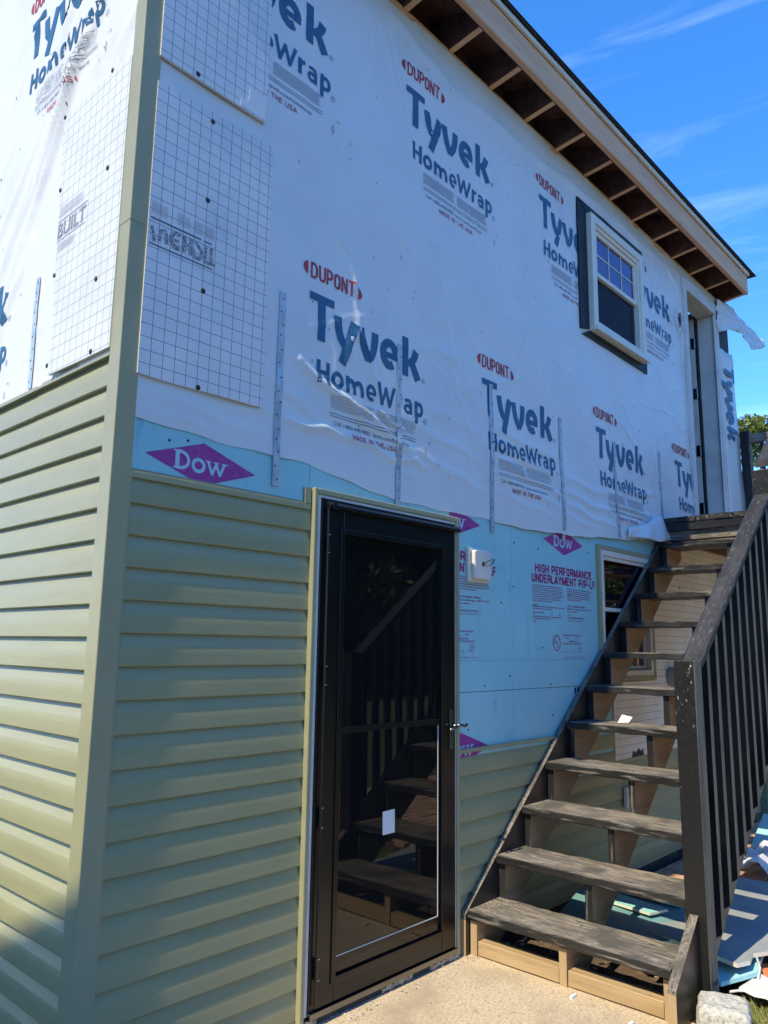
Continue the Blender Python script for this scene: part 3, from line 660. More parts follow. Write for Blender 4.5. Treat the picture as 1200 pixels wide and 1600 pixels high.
# --- house wrap sheets
def wrap_sheet():
    st = .0145; xs = np.arange(.03, 6.70+st, st); nr = 188
    X = np.repeat(xs[None, :], nr, 0); zb = np.interp(xs, WB_X+[4.69, 6.8], WB_Z+[2.518, 2.518]); 
    zb = zb+.004*np.sin(xs*9)+.003*np.sin(xs*23)
    T = np.linspace(0, 1, nr)[:, None]; Z = zb[None, :]+(4.975-zb[None, :])*T
    Y = front_y(X, Z)
    nx = len(xs); idx = np.arange(nr*nx).reshape(nr, nx)
    cx = (X[:-1, :-1]+X[1:, 1:])/2; cz = (Z[:-1, :-1]+Z[1:, 1:])/2
    keep = np.ones_like(cx, bool)
    for h in (UW, LW, UD): keep &= ~((cx > h[0]) & (cx < h[1]) & (cz > h[2]) & (cz < h[3]))
    keep &= ~((cx > 6.30) & (cz > 2.4))          # right of the door the sheet is peeled away
    q = np.stack([idx[:-1, :-1], idx[:-1, 1:], idx[1:, 1:], idx[1:, :-1]], -1)[keep]
    me = bpy.data.meshes.new('house_wrap'); me.from_pydata(np.stack([X, Y, Z], -1).reshape(-1, 3).tolist(), [], q.tolist())
    me.materials.append(mt['wrap']); me.polygons.foreach_set('use_smooth', [True]*len(me.polygons))
    o = bpy.data.objects.new('house_wrap', me); COL.objects.link(o); o.parent = H; ORG[o.name] = Vector((0, 0, 0)); return o
wf = wrap_sheet(); wf['label'] = 'white printed house wrap stapled over the front wall'
def wrap_left():
    st = .022; ys = np.concatenate([np.arange(.03, 2.4, st), np.arange(2.4, 8.8, .15)]); nr = 116
    Yy = np.repeat(ys[None, :], nr, 0); T = np.linspace(0, 1, nr)[:, None]; Z = 2.532+(5.0-2.532)*T+Yy*0
    Xx = left_x(Yy, Z); ny = len(ys); idx = np.arange(nr*ny).reshape(nr, ny)
    q = np.stack([idx[:-1, :-1], idx[1:, :-1], idx[1:, 1:], idx[:-1, 1:]], -1).reshape(-1, 4)
    me = bpy.data.meshes.new('house_wrap'); me.from_pydata(np.stack([Xx, Yy, Z], -1).reshape(-1, 3).tolist(), [], q.tolist())
    me.materials.append(mt['wrap']); me.polygons.foreach_set('use_smooth', [True]*len(me.polygons))
    o = bpy.data.objects.new('house_wrap', me); COL.objects.link(o); o.parent = H; ORG[o.name] = Vector((0, 0, 0)); return o
wlft = wrap_left(); wlft['label'] = 'wrinkled white house wrap on the sunny side wall'
# printed logos, 1.378 m apart, rows offset
for (x, z, clip) in [(.175, 4.545, [((.60, 0, 0), (-1, 0, 0))]), (1.548, 4.530, None), (2.925, 4.531, [((3.56, 0, 0), (1, 0, 0))]), (4.300, 4.545, [((4.5, 0, 0), (-1, 0, 0))]),
                     (.894, 3.078, None), (2.241, 3.035, None), (3.626, 3.052, None), (5.036, 3.073, [((5.42, 0, 0), (1, 0, 0)), ((0, 2.53, 0), (0, -1, 0))])]:
    p = logo(x, z); p.build('printed_logo', PM, wf, place_front, cut=.03, clip=clip)
for (y, z) in [(1.173, 4.55), (1.885, 3.165), (2.6, 4.55)]:
    logo(-y, z).build('printed_logo', PM, wlft, place_left, cut=.03, clip=[((0, 2.56, 0), (0, -1, 0))])
# staples: small dark flecks in loose rows
st = Print(); rs = random.Random(11)
for i in range(150):
    x = rs.uniform(.7, 5.35); z = rs.uniform(2.35, 4.85)
    if UW[0]-.16 < x < UW[1]+.12 and UW[2]-.1 < z < UW[3]+.12: continue
    x = round(x/.203)*.203+rs.uniform(-.01, .01)+ (.1 if int(z*5) % 2 else 0)
    m_ = 1 if z < 2.5 or rs.random() < .25 else 3
    st.rect(x, x+.0045, z, z+.013, m_)
st.build('staple_marks', PM, wf, place_front)['kind'] = 'stuff'
st = Print()
for i in range(30): 
    u = -rs.uniform(.2, 1.9); z = rs.uniform(2.6, 4.7); st.rect(u, u+.005, z, z+.014, 3)
st.build('staple_marks', PM, wlft, place_left)['kind'] = 'stuff'

# --- gridded fan-fold boards
def caps(parent, pts, plane='F', off=-.006, r=.0115):
    for (u, z) in pts:
        m = MB(); n = 12
        for (rr_, d) in ((r, 0), ): pass
        ring = [(u+r*math.cos(k*PI/6), z+r*math.sin(k*PI/6)) for k in range(n)]; ring2 = [(u+r*.7*math.cos(k*PI/6), z+r*.7*math.sin(k*PI/6)) for k in range(n)]
        f3 = (lambda a, b, d: (a, off-d, b)) if plane == 'F' else (lambda a, b, d: (off-d, a, b))
        vs = [f3(a, b, 0) for a, b in ring]+[f3(a, b, .003) for a, b in ring2]
        fs = [(k, (k+1) % n, n+(k+1) % n, n+k) for k in range(n)]+[tuple(range(n, 2*n))]
        m.add(vs, fs); m.build('nail_cap', 'nailcap', parent)
def panel(name, poly, mat, plane='F', y0=-.005, y1=.006, label=None):
    m = MB()
    if plane == 'F': m.prism(poly, 1, y0, y1, 0, 1)
    else: m.prism(poly, 0, y0, y1, 0, 1)
    return m.build(name, [mat, 'white'], H, bevel=0, label=label)
g1 = panel('gridded_board', [(.070, 2.452), (.20, 2.449), (.42, 2.455), (.641, 2.457), (.646, 2.60), (.640, 2.86), (.645, 3.2), (.641, 3.65), (.62, 3.655), (.070, 3.642)], 'grid1', label='lower gridded foam board on the shaded wall')
g2 = panel('gridded_board', [(.070, 3.752), (.30, 3.750), (.590, 3.747), (.594, 3.84), (.596, 4.2), (.600, 5.0), (.070, 5.0)], 'grid1b', y0=-.008, y1=.004, label='upper gridded foam board on the shaded wall')
MB().prism([(.455, 3.757), (.586, 3.754), (.592, 3.86), (.55, 3.875), (.50, 3.862), (.495, 3.80), (.455, 3.79)], 1, -.0095, -.0082).build('torn_patch', 'wrap', g2)
caps(g1, [(.327, 2.462), (.325, 2.86), (.322, 3.25), (.325, 3.605)]); caps(g2, [(.24, 3.772)], off=-.009)
g3 = panel('gridded_board', [(.075, 2.548), (.30, 2.55), (.575, 2.556), (.58, 2.75), (.60, 3.1), (.640, 3.5), (.648, 3.762), (.075, 3.752)], 'grid2', plane='L', y0=-.005, y1=.006, label='gridded foam board on the sunny side wall')
caps(g3, [(.226, 3.765), (.640, 3.76), (.20, 3.32), (.22, 2.86), (.215, 2.565), (.62, 3.4), (.60, 3.0), (.59, 2.60)], 'L')
# upside-down grey half-tone stamp on g1
p = Print(); W_ = .030; a = lambda pts: pts
def halft(q, w=.020): p.stroke(q, w, 0)
halft([(.085, 3.035), (.10, 2.975)], .014); halft(bez([(.118, 2.985), (.118, 3.02), (.122, 3.045), (.145, 3.05), (.152, 3.03), (.152, 2.985)]), .016)
halft(arc(.195, 3.018, .026, .03, 60, 300, 12), .017); halft([(.170, 3.018), (.205, 3.018)], .014)
halft([(.228, 3.052), (.228, 2.984)], .017); halft([(.256, 3.052), (.256, 2.984)], .017); halft([(.228, 3.02), (.256, 3.02)], .014)
halft([(.272, 3.055), (.308, 3.02)], .014); halft(arc(.288, 3.01, .020, .027, 160, 400, 12), .015)
halft([(.325, 3.055), (.325, 2.985)], .015); halft([(.352, 3.055), (.352, 2.992)], .015); halft([(.318, 2.985), (.375, 2.985)], .014)
p.rect(.078, .302, 3.066, 3.072, 1); p.rect(.315, .352, 3.066, 3.072, 1); p.rect(.078, .362, 2.962, 2.967, 1)
for i in range(7):
    for (x0_, x1_) in ((.08, .15), (.19, .25), (.27, .31), (.32, .36)): p.rect(x0_, x1_, 3.09+i*.007, 3.092+i*.007, 2)
def place_panel(us, zs, off): return [(u, -.0052-o*.5, z) for u, z, o in zip(us, zs, off)]
mt['stamp'] = M('halftone_grey_ink', (.10, .11, .14), [((.55, .58, .62), 260, (1, 1, 1), .5, .56)], rough=.5)
p.build('printed_stamp', ['stamp', 'ink_dark', 'ink_grey'], g1, place_panel)
p = Print()
p.text('BUILT', -.605, 3.165, .065, w=.245, mi=0, bold=.02)
p.rect(-.61, -.35, 3.24, 3.245, 1); p.rect(-.61, -.36, 3.150, 3.154, 1)
for i in range(5): p.rect(-.60, -.40, 3.262+i*.010, 3.2645+i*.010, 2); p.rect(-.59, -.45, 3.10+i*.008, 3.1022+i*.008, 2)
p.build('printed_stamp', ['stamp', 'ink_grey', 'ink_grey'], g3, lambda us, zs, off: [(-.0052-o*.5, -u, z) for u, z, o in zip(us, zs, off)])

# --- blue foam boards
def foam(poly, y0=.016, y1=.029): return MB().prism(poly, 1, y0, y1).build('foam_board', 'foam', H, bevel=.0015)
fb1 = foam([(.06, 2.03), (.9355, 2.03), (.9355, 2.62), (.06, 2.62)])
fb2 = foam([(.9385, 2.125), (1.965, 2.125), (1.965, 1.2535), (2.5315, 1.2535), (2.5315, 2.62), (.9385, 2.62)], .0163)
fb3 = foam([(2.534, 1.2535), (3.60, 1.2535), (3.60, 2.175), (4.62, 2.175), (4.62, 2.62), (2.534, 2.62)])
fb4 = foam([(1.965, .90), (3.265, .90), (3.265, 1.2505), (1.965, 1.2505)], .0165)
fb5 = foam([(3.268, .70), (3.753, .70), (3.753, 1.2505), (3.60, 1.2505), (3.268, 1.2505)])
def pf(y): return lambda us, zs, off: [(u, y-o*.5, z) for u, z, o in zip(us, zs, off)]
def diamond(cx, cz, hw=.253, hh=.084):
    p = Print(); p.poly([(cx-hw, cz), (cx, cz-hh), (cx+hw, cz), (cx, cz+hh)], 0)
    b0 = cz-.034; L = lambda q, w: p.stroke(q, w, 1, 1)
    # D with serifs, smaller round O and W with serifs
    x = cx-.130; L([(x+.014, b0), (x+.014, b0+.070)], .018)
    L(bez([(x+.012, b0+.066), (x+.075, b0+.078), (x+.085, b0-.004), (x+.012, b0+.004)], 12), .0125)
    L([(x-.004, b0+.068), (x+.03, b0+.068)], .006); L([(x-.004, b0+.002), (x+.03, b0+.002)], .006)
    L(arc(x+.108, b0+.026, .025, .023, 0, 360, 20), .0135)
    for q in ([(x+.150, b0+.05), (x+.172, b0)], [(x+.170, b0), (x+.190, b0+.046)], [(x+.188, b0+.046), (x+.208, b0)], [(x+.206, b0), (x+.228, b0+.05)]): L(q, .0115)
    L([(x+.138, b0+.050), (x+.166, b0+.050)], .005); L([(x+.215, b0+.050), (x+.244, b0+.050)], .005); L([(x+.176, b0+.050), (x+.202, b0+.050)], .005)
    return p
def clipx(a=None, b=None, zmin=None):
    c = []
    if a is not None: c.append(((a, 0, 0), (-1, 0, 0)))
    if b is not None: c.append(((b, 0, 0), (1, 0, 0)))
    if zmin is not None: c.append(((0, zmin, 0), (0, -1, 0)))
    return c
FM = ['foam_purple', 'foam_pale', 'foam_ink']
diamond(.385, 2.170).build('printed_diamond', FM, fb1, pf(.016))
diamond(1.968, 2.158).build('printed_diamond', FM, fb2, pf(.0163), clip=clipx(a=1.935))
diamond(3.148, 2.163).build('printed_diamond', FM, fb3, pf(.016))
diamond(2.035, .966).build('printed_diamond', FM, fb4, pf(.0165))
def board_print(x0, parent, y, clip):
    p = Print(); r = random.Random(5)
    grot(p, 'HIGH PERFORMANCE', x0+.041, 1.947, .715, .051, 2, .25)
    grot(p, 'UNDERLAYMENT P/P-LF', x0, 1.886, .803, .051, 2, .25)
    def lines(xa, xb, z0, n, st=.0135):
        for i in range(n):
            x = xa
            end = xb-(r.uniform(0, .05) if i < n-1 else r.uniform(.08, .2))
            while x < end:
                w = r.uniform(.008, .03); p.rect(x, min(x+w, end), z0-i*st-.0052, z0-i*st, 2); x += w+.0045
    lines(x0+.003, x0+.387, 1.868, 8); lines(x0+.418, x0+.773, 1.866, 6)
    p.text('COMMENTS', x0+.003, 1.742, .0085, mi=2, bold=.01)
    lines(x0+.003, x0+.387, 1.752-.012, 2); lines(x0+.003, x0+.18, 1.705, 2)
    p.text('THE DOW CHEMICAL COMPANY', x0+.418, 1.750, .0105, w=.24, mi=2, bold=.02)
    p.text('Midland, Michigan 48674 USA', x0+.418, 1.733, .0095, w=.32, mi=2, bold=.01); lines(x0+.418, x0+.74, 1.722, 1)
    p.text('Supplied by:', x0+.418, 1.695, .0085, mi=2); p.text('U.C. ADAMS PLASTICS INC.', x0+.418, 1.676, .0105, w=.215, mi=2, bold=.02); p.text('Grand Rapids, Michigan 49546', x0+.418, 1.660, .0085, w=.20, mi=2)
    lines(x0+.003, x0+.387, 1.680, 2); lines(x0+.003, x0+.2, 1.650, 1)
    for k in (.22, .31): p.rect(x0+k, x0+k+.012, 1.700, 1.706, 2); p.rect(x0+k, x0+k+.012, 1.688, 1.693, 2)
    # UL mark
    p.stroke(arc(x0+.277, 1.519, .040, .044, 0, 360, 28), .006, 2); p.text('U', x0+.252, 1.516, .030, mi=2, bold=.01); p.text('L', x0+.281, 1.494, .030, mi=2, bold=.01)
    for k in range(16):
        an = math.radians(200-k*14.5); p.stroke([(x0+.277+.047*math.cos(an), 1.519+.051*math.sin(an)), (x0+.277+.054*math.cos(an), 1.519+.058*math.sin(an))], .004, 2)
    p.text('UNDERWRITERS LABORATORIES INC.', x0+.352, 1.566, .0095, w=.235, mi=2, bold=.01)
    p.text('CLASSIFIED', x0+.37, 1.549, .0085, mi=2); p.text('C-49856', x0+.50, 1.549, .0085, mi=2)
    p.text('FOAMED PLASTIC', x0+.43, 1.527, .0095, mi=2, bold=.01); p.text('SURFACE BURNING CHARACTERISTICS', x0+.36, 1.513, .0095, w=.235, mi=2, bold=.01)
    p.text('UL - 723', x0+.55, 1.494, .008, mi=2); p.text('CRITERIA', x0+.545, 1.482, .0085, mi=2); lines(x0+.545, x0+.62, 1.472, 2, .009)
    p.text('See above for details', x0+.33, 1.462, .0075, mi=2); p.text('FS/SD', x0+.47, 1.462, .008, mi=2); p.text('5', x0+.485, 1.448, .009, mi=2); p.text('45', x0+.57, 1.448, .009, mi=2)
    p.text('THICKNESS THRU 1 INCH', x0+.37, 1.428, .0085, w=.25, mi=2)
    p.build('printed_text', FM, parent, pf(y), clip=clip)
board_print(2.753, fb3, .016, clipx(b=3.566)); board_print(2.753-1.184, fb2, .0163, clipx(a=1.967))
# folds and dents drawn by real shallow grooves: thin dark slits
def slit(x0, x1, z0, z1, parent, y): MB().box(x0, x1, y-.0006, y, z0, z1).build('fold_line', 'foamfold', parent, recalc=False)
mt['foamfold'] = M('foam_fold', (.15, .34, .44), rough=.6)
slit(1.99, 3.57, 1.4155, 1.4175, fb3 if False else fb2, .0163) if False else None
slit(1.99, 2.53, 1.4155, 1.4175, fb2, .0163); slit(2.537, 3.42, 1.4175, 1.4195, fb3, .016); slit(.383, .3845, 2.03, 2.36, fb1, .016)
slit(2.700, 2.7015, 1.43, 1.70, fb3, .016); slit(2.532, 2.5335, .95, 1.25, fb4, .0165)
for (x, z, pr, y) in [(2.56, 2.10, fb3, .016), (2.55, 1.84, fb3, .016), (2.83, 2.09, fb3, .016), (2.42, 1.74, fb2, .0163), (2.86, 1.49, fb3, .016), (2.95, 1.27, fb3, .016), (2.25, 1.28, fb2, .0163), (2.5, 1.33, fb2, .0163), (3.41, 1.27, fb3, .016), (3.47, 2.13, fb3, .016), (3.49, 1.98, fb3, .016), (2.96, 1.09, fb4, .0165), (2.1, 1.06, fb4, .0165), (.23, 2.235, fb1, .016), (.31, 2.25, fb1, .016), (3.27, 1.24, fb5, .016), (3.2, 1.83, fb3, .016), (2.1, 2.13, fb2, .0163)]:
    MB().tube([(x, y-.0035, z), (x, y+.001, z)], .0052, 6).build('nail_head', 'hole', pr)
MB().box(3.262, 3.2655, .0135, .0155, 1.13, 1.25).build('tape_strip', 'paper', fb5)
MB().prism([(3.235, 1.20), (3.258, 1.22), (3.256, 1.245), (3.236, 1.24)], 1, .0145, .0160).build('broken_notch', 'hole', fb4); MB().prism([(3.272, 1.21), (3.298, 1.225), (3.294, 1.247), (3.270, 1.245)], 1, .0145, .0155).build('broken_notch', 'hole', fb5)
# boards by and behind the stairs
g4 = panel('gridded_board', [(4.445, .745), (HX, .745), (HX, 2.5), (4.625, 2.5), (4.625, 2.17), (4.445, 2.17)], 'grid3', y0=.008, y1=.028, label='cream gridded board beside the low window behind the stairs')
g5 = panel('gridded_board', [(3.757, .745), (4.442, .745), (4.442, 1.262), (3.757, 1.262)], 'grid3', y0=.008, y1=.028, label='cream gridded board under the low window')
for (x, z) in [(5.0, 1.99), (4.95, 1.45), (3.95, .93), (5.3, 1.3)]: MB().tube([(x, .004, z), (x, .009, z)], .008, 6).build('nail_cap', 'nailcap', g4)
# torn edge of g5 above siding
MB().prism([(4.0, .746), (4.2, .746), (4.19, .79), (4.15, .775), (4.12, .80), (4.07, .772), (4.03, .79)], 1, .0065, .0078).build('torn_edge', 'tape', g5)

# --- perforated metal straps
def strap(x, z0, z1, plane, seed):
    r = random.Random(seed); w = .018; m = MB(); n = 8; vs = []
    zz = [z0+(z1-z0)*i/n for i in range(n+1)]
    for i, z in enumerate(zz):
        bow = .010+.006*math.sin(i*1.3+seed)
        if plane == 'F': yb = float(front_y(np.array([x]), np.array([max(z, 2.3)]))[0])-.004 if z > 2.22 else .010
        else: yb = float(left_x(np.array([x]), np.array([z]))[0])-.004
        yb = min(yb, .006)
        jx = r.uniform(-.0015, .0015)
        for (dx, dd) in ((-w, 0), (w, 0), (w, -.0015), (-w, -.0015)):
            vs.append((x+dx+jx, yb+dd, z) if plane == 'F' else (yb+dd, x+dx+jx, z))
    fs = []
    for i in range(n):
        for k in range(4): fs.append((i*4+k, i*4+(k+1) % 4, (i+1)*4+(k+1) % 4, (i+1)*4+k))
    fs += [(0, 1, 2, 3), (n*4+3, n*4+2, n*4+1, n*4)]
    m.add(vs, fs); o = m.build('metal_strap', 'strap', H, weld=True)
    h = MB(); z = z0+.03; s_ = 1
    while z < z1-.02:
        i = min(n-1, int((z-z0)/(z1-z0)*n)); yb = min(vs[i*4+2][1 if plane == 'F' else 0], vs[(i+1)*4+2][1 if plane == 'F' else 0])-.0007
        for q in [(.006*s_)]:
            c = (x+q, yb, z) if plane == 'F' else (yb, x+q, z); e = (x+q, yb+.0005, z) if plane == 'F' else (yb+.0005, x+q, z)
            h.tube([c, e], .0042, 6)
        z += .052+r.uniform(-.012, .014); s_ = -s_
    h.build('strap_hole', 'hole', o, kind='stuff')
    return o
for i, (x, z0, z1) in enumerate([(.735, 2.142, 3.008), (1.513, 2.175, 3.008), (2.327, 2.132, 3.013), (3.129, 2.175, 2.997), (3.911, 2.285, 2.994), (4.717, 2.52, 3.08)]): strap(x, z0, z1, 'F', i)
strap(.775, 2.545, 3.05, 'L', 9); strap(1.58, 2.545, 3.05, 'L', 10)

# --- electrical mounting block
mbk = MB(); mbk.box(2.080, 2.268, -.006, .0155, 1.836, 2.022, bev=0); blk = mbk.build('mounting_block', 'white', H, bevel=.004, label='cream plastic light mounting block with wires poking out')
MB().prism([(2.100, 1.862), (2.112, 1.850), (2.245, 1.850), (2.256, 1.862), (2.256, 2.000), (2.245, 2.010), (2.112, 2.010), (2.100, 2.000)], 1, -.034, -.0062).build('block_cover', 'white', blk, bevel=.007)
MB().tube([(2.178, -.037, 1.935), (2.178, -.0335, 1.935)], .0125, 14).build('wire_hole', 'hole', blk)
w = MB(); w.tube([(2.178, -.036, 1.935), (2.185, -.06, 1.95), (2.20, -.078, 1.962), (2.215, -.075, 1.950), (2.21, -.06, 1.938)], .0024, 6); w.tube([(2.178, -.036, 1.933), (2.19, -.07, 1.925), (2.205, -.085, 1.94), (2.222, -.08, 1.965), (2.225, -.065, 1.955)], .002, 6); w.build('wire', 'cable', blk)

# ================================================================== storm door
D_ = MB()
door = MB().prism([(1.020, .058), (1.935, .058), (1.935, 2.090), (1.020, 2.090)], 1, -.0001, .0).build('storm_door', 'black', H, label='black full view storm door')
def dbox(n, x0, x1, z0, z1, y0, y1, mat='black', bev=.002, par=None): return MB().box(x0, x1, y0, y1, z0, z1).build(n, mat, par or door, bevel=bev)
# replace the carrier plane by real rails
me = door.data; bm = bmesh.new()
def bmbox(bm, x0, x1, y0, y1, z0, z1):
    vs = [bm.verts.new(v) for v in [(x0, y0, z0), (x1, y0, z0), (x1, y1, z0), (x0, y1, z0), (x0, y0, z1), (x1, y0, z1), (x1, y1, z1), (x0, y1, z1)]]
    for f in [(0, 3, 2, 1), (4, 5, 6, 7), (0, 1, 5, 4), (1, 2, 6, 5), (2, 3, 7, 6), (3, 0, 4, 7)]: bm.faces.new([vs[i] for i in f])
LX0, LX1, LZ0, LZ1 = 1.024, 1.936, .060, 2.088
GX0, GX1, GZ0, GZ1 = 1.118, 1.832, .150, 1.985
bmbox(bm, LX0, GX0, -.022, .014, LZ0, LZ1); bmbox(bm, GX1, LX1, -.022, .014, LZ0, LZ1)
bmbox(bm, GX0+.0003, GX1-.0003, -.0215, .0135, LZ0, GZ0); bmbox(bm, GX0+.0003, GX1-.0003, -.0215, .0135, GZ1, LZ1)
bm.to_mesh(me); bm.free(); bmd = door.modifiers.new('bevel', 'BEVEL'); bmd.width = .003; bmd.segments = 2
# raised glazing bead, inner step
for (x0, x1, z0, z1) in ((GX0-.020, GX0+.006, GZ0-.018, GZ1+.018), (GX1-.006, GX1+.020, GZ0-.018, GZ1+.018)): dbox('glazing_bead', x0, x1, z0, z1, -.028, -.0222)
for (z0, z1) in ((GZ0-.018, GZ0+.006), (GZ1-.006, GZ1+.018)): dbox('glazing_bead', GX0+.0065, GX1-.0065, z0, z1, -.028, -.0218)
dbox('glass_pane', GX0, GX1, 1.135, GZ1, -.006, -.003, 'doorglass', 0); dbox('glass_pane', GX0, GX1, GZ0, 1.1345, -.013, -.010, 'doorglass', 0)
dbox('sash_rail', GX0+.001, GX1-.001, 1.112, 1.138, -.0165, -.0135)
tr = MB(); tr.box(1.806, 1.810, -.0175, -.0145, .285, 1.11); tr.prism([(GX0+.01, .196), (GX0+.01, .200), (1.806, .289), (1.806, .285)], 1, -.0175, -.0145); 
tr = MB(); tr.box(1.806, 1.8095, -.0165, -.0135, .225, 1.105); tr.box(GX0+.01, 1.8055, -.0165, -.0135, .223, .2265); tr.build('sash_edge_glint', 'cablew', door)  # white strips paint the bright reflection running along the sash edge
dbox('sash_rail', GX0+.001, GX1-.001, .196, .222, -.017, -.0135)
dbox('interior_stile', 1.765, 1.800, GZ0, 1.99, .020, .030, 'greystile', .001) if False else None
# sticker
MB().prism([(1.412, .652), (1.494, .652), (1.492, .754), (1.410, .752)], 1, -.0142, -.0137).build('paper_sticker', 'paper', door)
# handle
hp = MB(); hp.box(1.888, 1.914, -.030, -.0225, .985, 1.178); hd = hp.build('door_handle', 'chrome', door, bevel=.006)
lv = MB(); lv.tube([(1.900, -.028, 1.098), (1.900, -.062, 1.098)], .009, 10); lv.tube([(1.905, -.062, 1.098), (1.93, -.066, 1.102), (1.965, -.064, 1.094), (1.985, -.060, 1.100)], [.010, .008, .007, .008], 10)
lv.tube([(1.895, -.062, 1.096), (1.872, -.060, 1.085), (1.852, -.055, 1.082)], [.009, .0065, .006], 8); lv.build('lever', 'chrome', hd, smooth=True)
MB().tube([(1.901, -.034, 1.012), (1.901, -.026, 1.012)], .006, 10).build('key_cylinder', 'chrome', hd)
# hinges with bright leaf edges
for zc in (1.926, 1.36, .785, .208):
    MB().tube([(1.019, -.026, zc-.040), (1.019, -.026, zc+.040)], .007, 10).build('hinge', 'black', door)
    hb = MB(); hb.box(1.0105, 1.0275, -.0335, -.0330, zc+.038, zc+.0405); hb.box(1.0105, 1.0275, -.0335, -.0330, zc-.0405, zc-.038); hb.box(1.0105, 1.0120, -.0335, -.0325, zc-.0378, zc+.0378); hb.build('hinge_edge', 'cablew', door)
# frame around the storm door
fr = MB(); fr.box(.986, 1.0225, -.015, .03, .05, 2.128); fr.box(1.9375, 1.9475, -.015, .03, .05, 2.128); fr.box(1.0227, 1.9373, -.0148, .03, 2.0915, 2.1275); frame = fr.build('door_frame', 'black', H, bevel=.002, recalc=False)
cap = MB(); cap.prism([(-.042, 2.086), (-.016, 2.086), (-.016, 2.116), (-.030, 2.114), (-.042, 2.100)], 0, 1.01, 1.965); cap.build('rain_cap', 'black', frame, bevel=.002)
MB().box(1.030, 1.052, -.046, -.0425, 2.078, 2.112).build('closer_bracket', 'black', frame, bevel=.002)
MB().tube([(1.012, -.030, .07), (1.012, -.030, 2.085)], .0048, 8).build('piano_hinge', 'black', frame)
bk = MB(); bk.box(.966, .9855, -.010, .03, .04, 2.142); bk.box(1.9480, 1.9585, -.010, .03, .04, 2.142); bk.box(.9857, 1.9478, -.0098, .03, 2.1285, 2.1418); bk.build('brick_mould', 'whitepaint', H, bevel=.002, recalc=False)
jt = MB(); jt.box(.942, .9655, -.018, .028, .02, 2.168); jt.box(1.9590, 1.9855, -.018, .028, .012, 2.168); jt.box(.9657, 1.9588, -.0178, .028, 2.1425, 2.1678); jt.build('door_trim', 'trimg', H, bevel=.004, recalc=False)
sl = MB(); sl.box(.986, 1.9475, -.030, .06, .030, .0545); sl.build('door_sill', 'chrome', H, bevel=.002)
r = random.Random(2)
for (xa, xb) in ((.955, 1.03), (1.42, 1.62), (1.75, 1.965)):
    m = MB(); n = 14; top = [(xa+(xb-xa)*i/n, .026+r.uniform(-.010, .004)) for i in range(n+1)]; bot = [(xa+(xb-xa)*i/n, r.uniform(-.003, .012)) for i in range(n+1)]
    for i in range(n): m.prism([bot[i], bot[i+1], top[i+1], top[i]], 1, -.020, -.010)
    m.build('mortar_crumb', 'mortar', H, kind='stuff')
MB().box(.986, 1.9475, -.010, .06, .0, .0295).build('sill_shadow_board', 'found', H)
inner = MB().box(.99, 1.955, .115, .15, .055, 2.128).build('inner_door', 'insidedoor', H, label='dark inner door behind the storm door glass')
MB().box(1.770, 1.798, .012, .030, .16, 1.98).build('inner_stile', 'greyboard', inner)
for (z0, z1) in ((.2, .9), (1.05, 1.95)):
    for (x0, x1) in ((1.06, 1.40), (1.46, 1.74)):
        MB().box(x0, x1, .104, .1148, z0, z1).build('door_panel', 'insidedoor', inner, bevel=.008)

# ================================================================== upper window
tp = MB(); ty0, ty1 = -.0065, .004
tp.prism([(3.455, 3.700), (3.52, 3.672), (4.545, 3.688), (4.540, 3.775), (3.60, 3.775)], 1, -.0005, .010)
T1 = [(3.446, 3.72), (3.60, 3.72), (3.60, 4.70), (3.446, 4.752)]
tape = MB(); rj = random.Random(4)
def jag(p0, p1, n, a): 
    out = []
    for i in range(n): t = i/n; out.append((p0[0]+(p1[0]-p0[0])*t+(rj.uniform(-a, a) if i else 0), p0[1]+(p1[1]-p0[1])*t+(rj.uniform(-a, a) if i else 0)))
    return out
def ribbon(outer0, outer1, inner1, inner0): return jag(outer0, outer1, 8, .003)+[outer1, inner1, inner0]
ty = -.0015
tape.prism(ribbon((3.446, 3.735), (3.446, 4.752), (3.61, 4.66), (3.61, 3.775)), 1, ty, .012)
tape.prism(ribbon((4.548, 3.692), (3.47, 3.70), (3.62, 3.7745), (4.46, 3.7745)), 1, ty-.0007, .012)
tape.prism(ribbon((3.448, 4.754), (4.548, 4.758), (4.45, 4.668), (3.62, 4.668)), 1, ty-.0013, .012)
tape.prism(ribbon((4.552, 4.752), (4.548, 3.700), (4.43, 3.78), (4.43, 4.66)), 1, ty+.0006, .012)
tape.build('flashing_tape', 'tape', H, label='black flashing tape around the upper window')
def frame4(name, x0, x1, z0, z1, w, y0, y1, mat, parent, bev=.003, wb=None):
    wb = wb or w; m = MB()
    m.box(x0, x0+w, y0, y1, z0, z1); m.box(x1-w, x1, y0, y1, z0, z1); m.box(x0+w+.0003, x1-w-.0003, y0+.0003, y1, z1-w, z1-.0003); m.box(x0+w+.0003, x1-w-.0003, y0+.0003, y1, z0+.0003, z0+wb)
    return m.build(name, mat, parent, bevel=bev, recalc=False)
uw = frame4('window', 3.575, 4.467, 3.753, 4.675, .062, -.042, .03, 'white', H); uw['label'] = 'upper double hung window with cream vinyl frame'
frame4('frame_step', 3.638, 4.404, 3.816, 4.612, .028, -.030, .03, 'white', uw, .003)
MB().prism([(-.064, 3.753), (-.064, 3.776), (-.0425, 3.792), (-.0425, 3.753)], 0, 3.580, 4.478).build('window_sill', 'white', uw, bevel=.002)
frame4('sash', 3.667, 4.375, 4.215, 4.583, .034, -.016, .02, 'white', uw, .002)
MB().box(3.702, 4.340, -.0005, .002, 4.250, 4.548).build('pane', 'winglass', uw)
mu = MB(); 
for i in (1, 2): mu.box(3.702+.638*i/3-.0045, 3.702+.638*i/3+.0045, -.0055, -.0012, 4.2495, 4.5485)
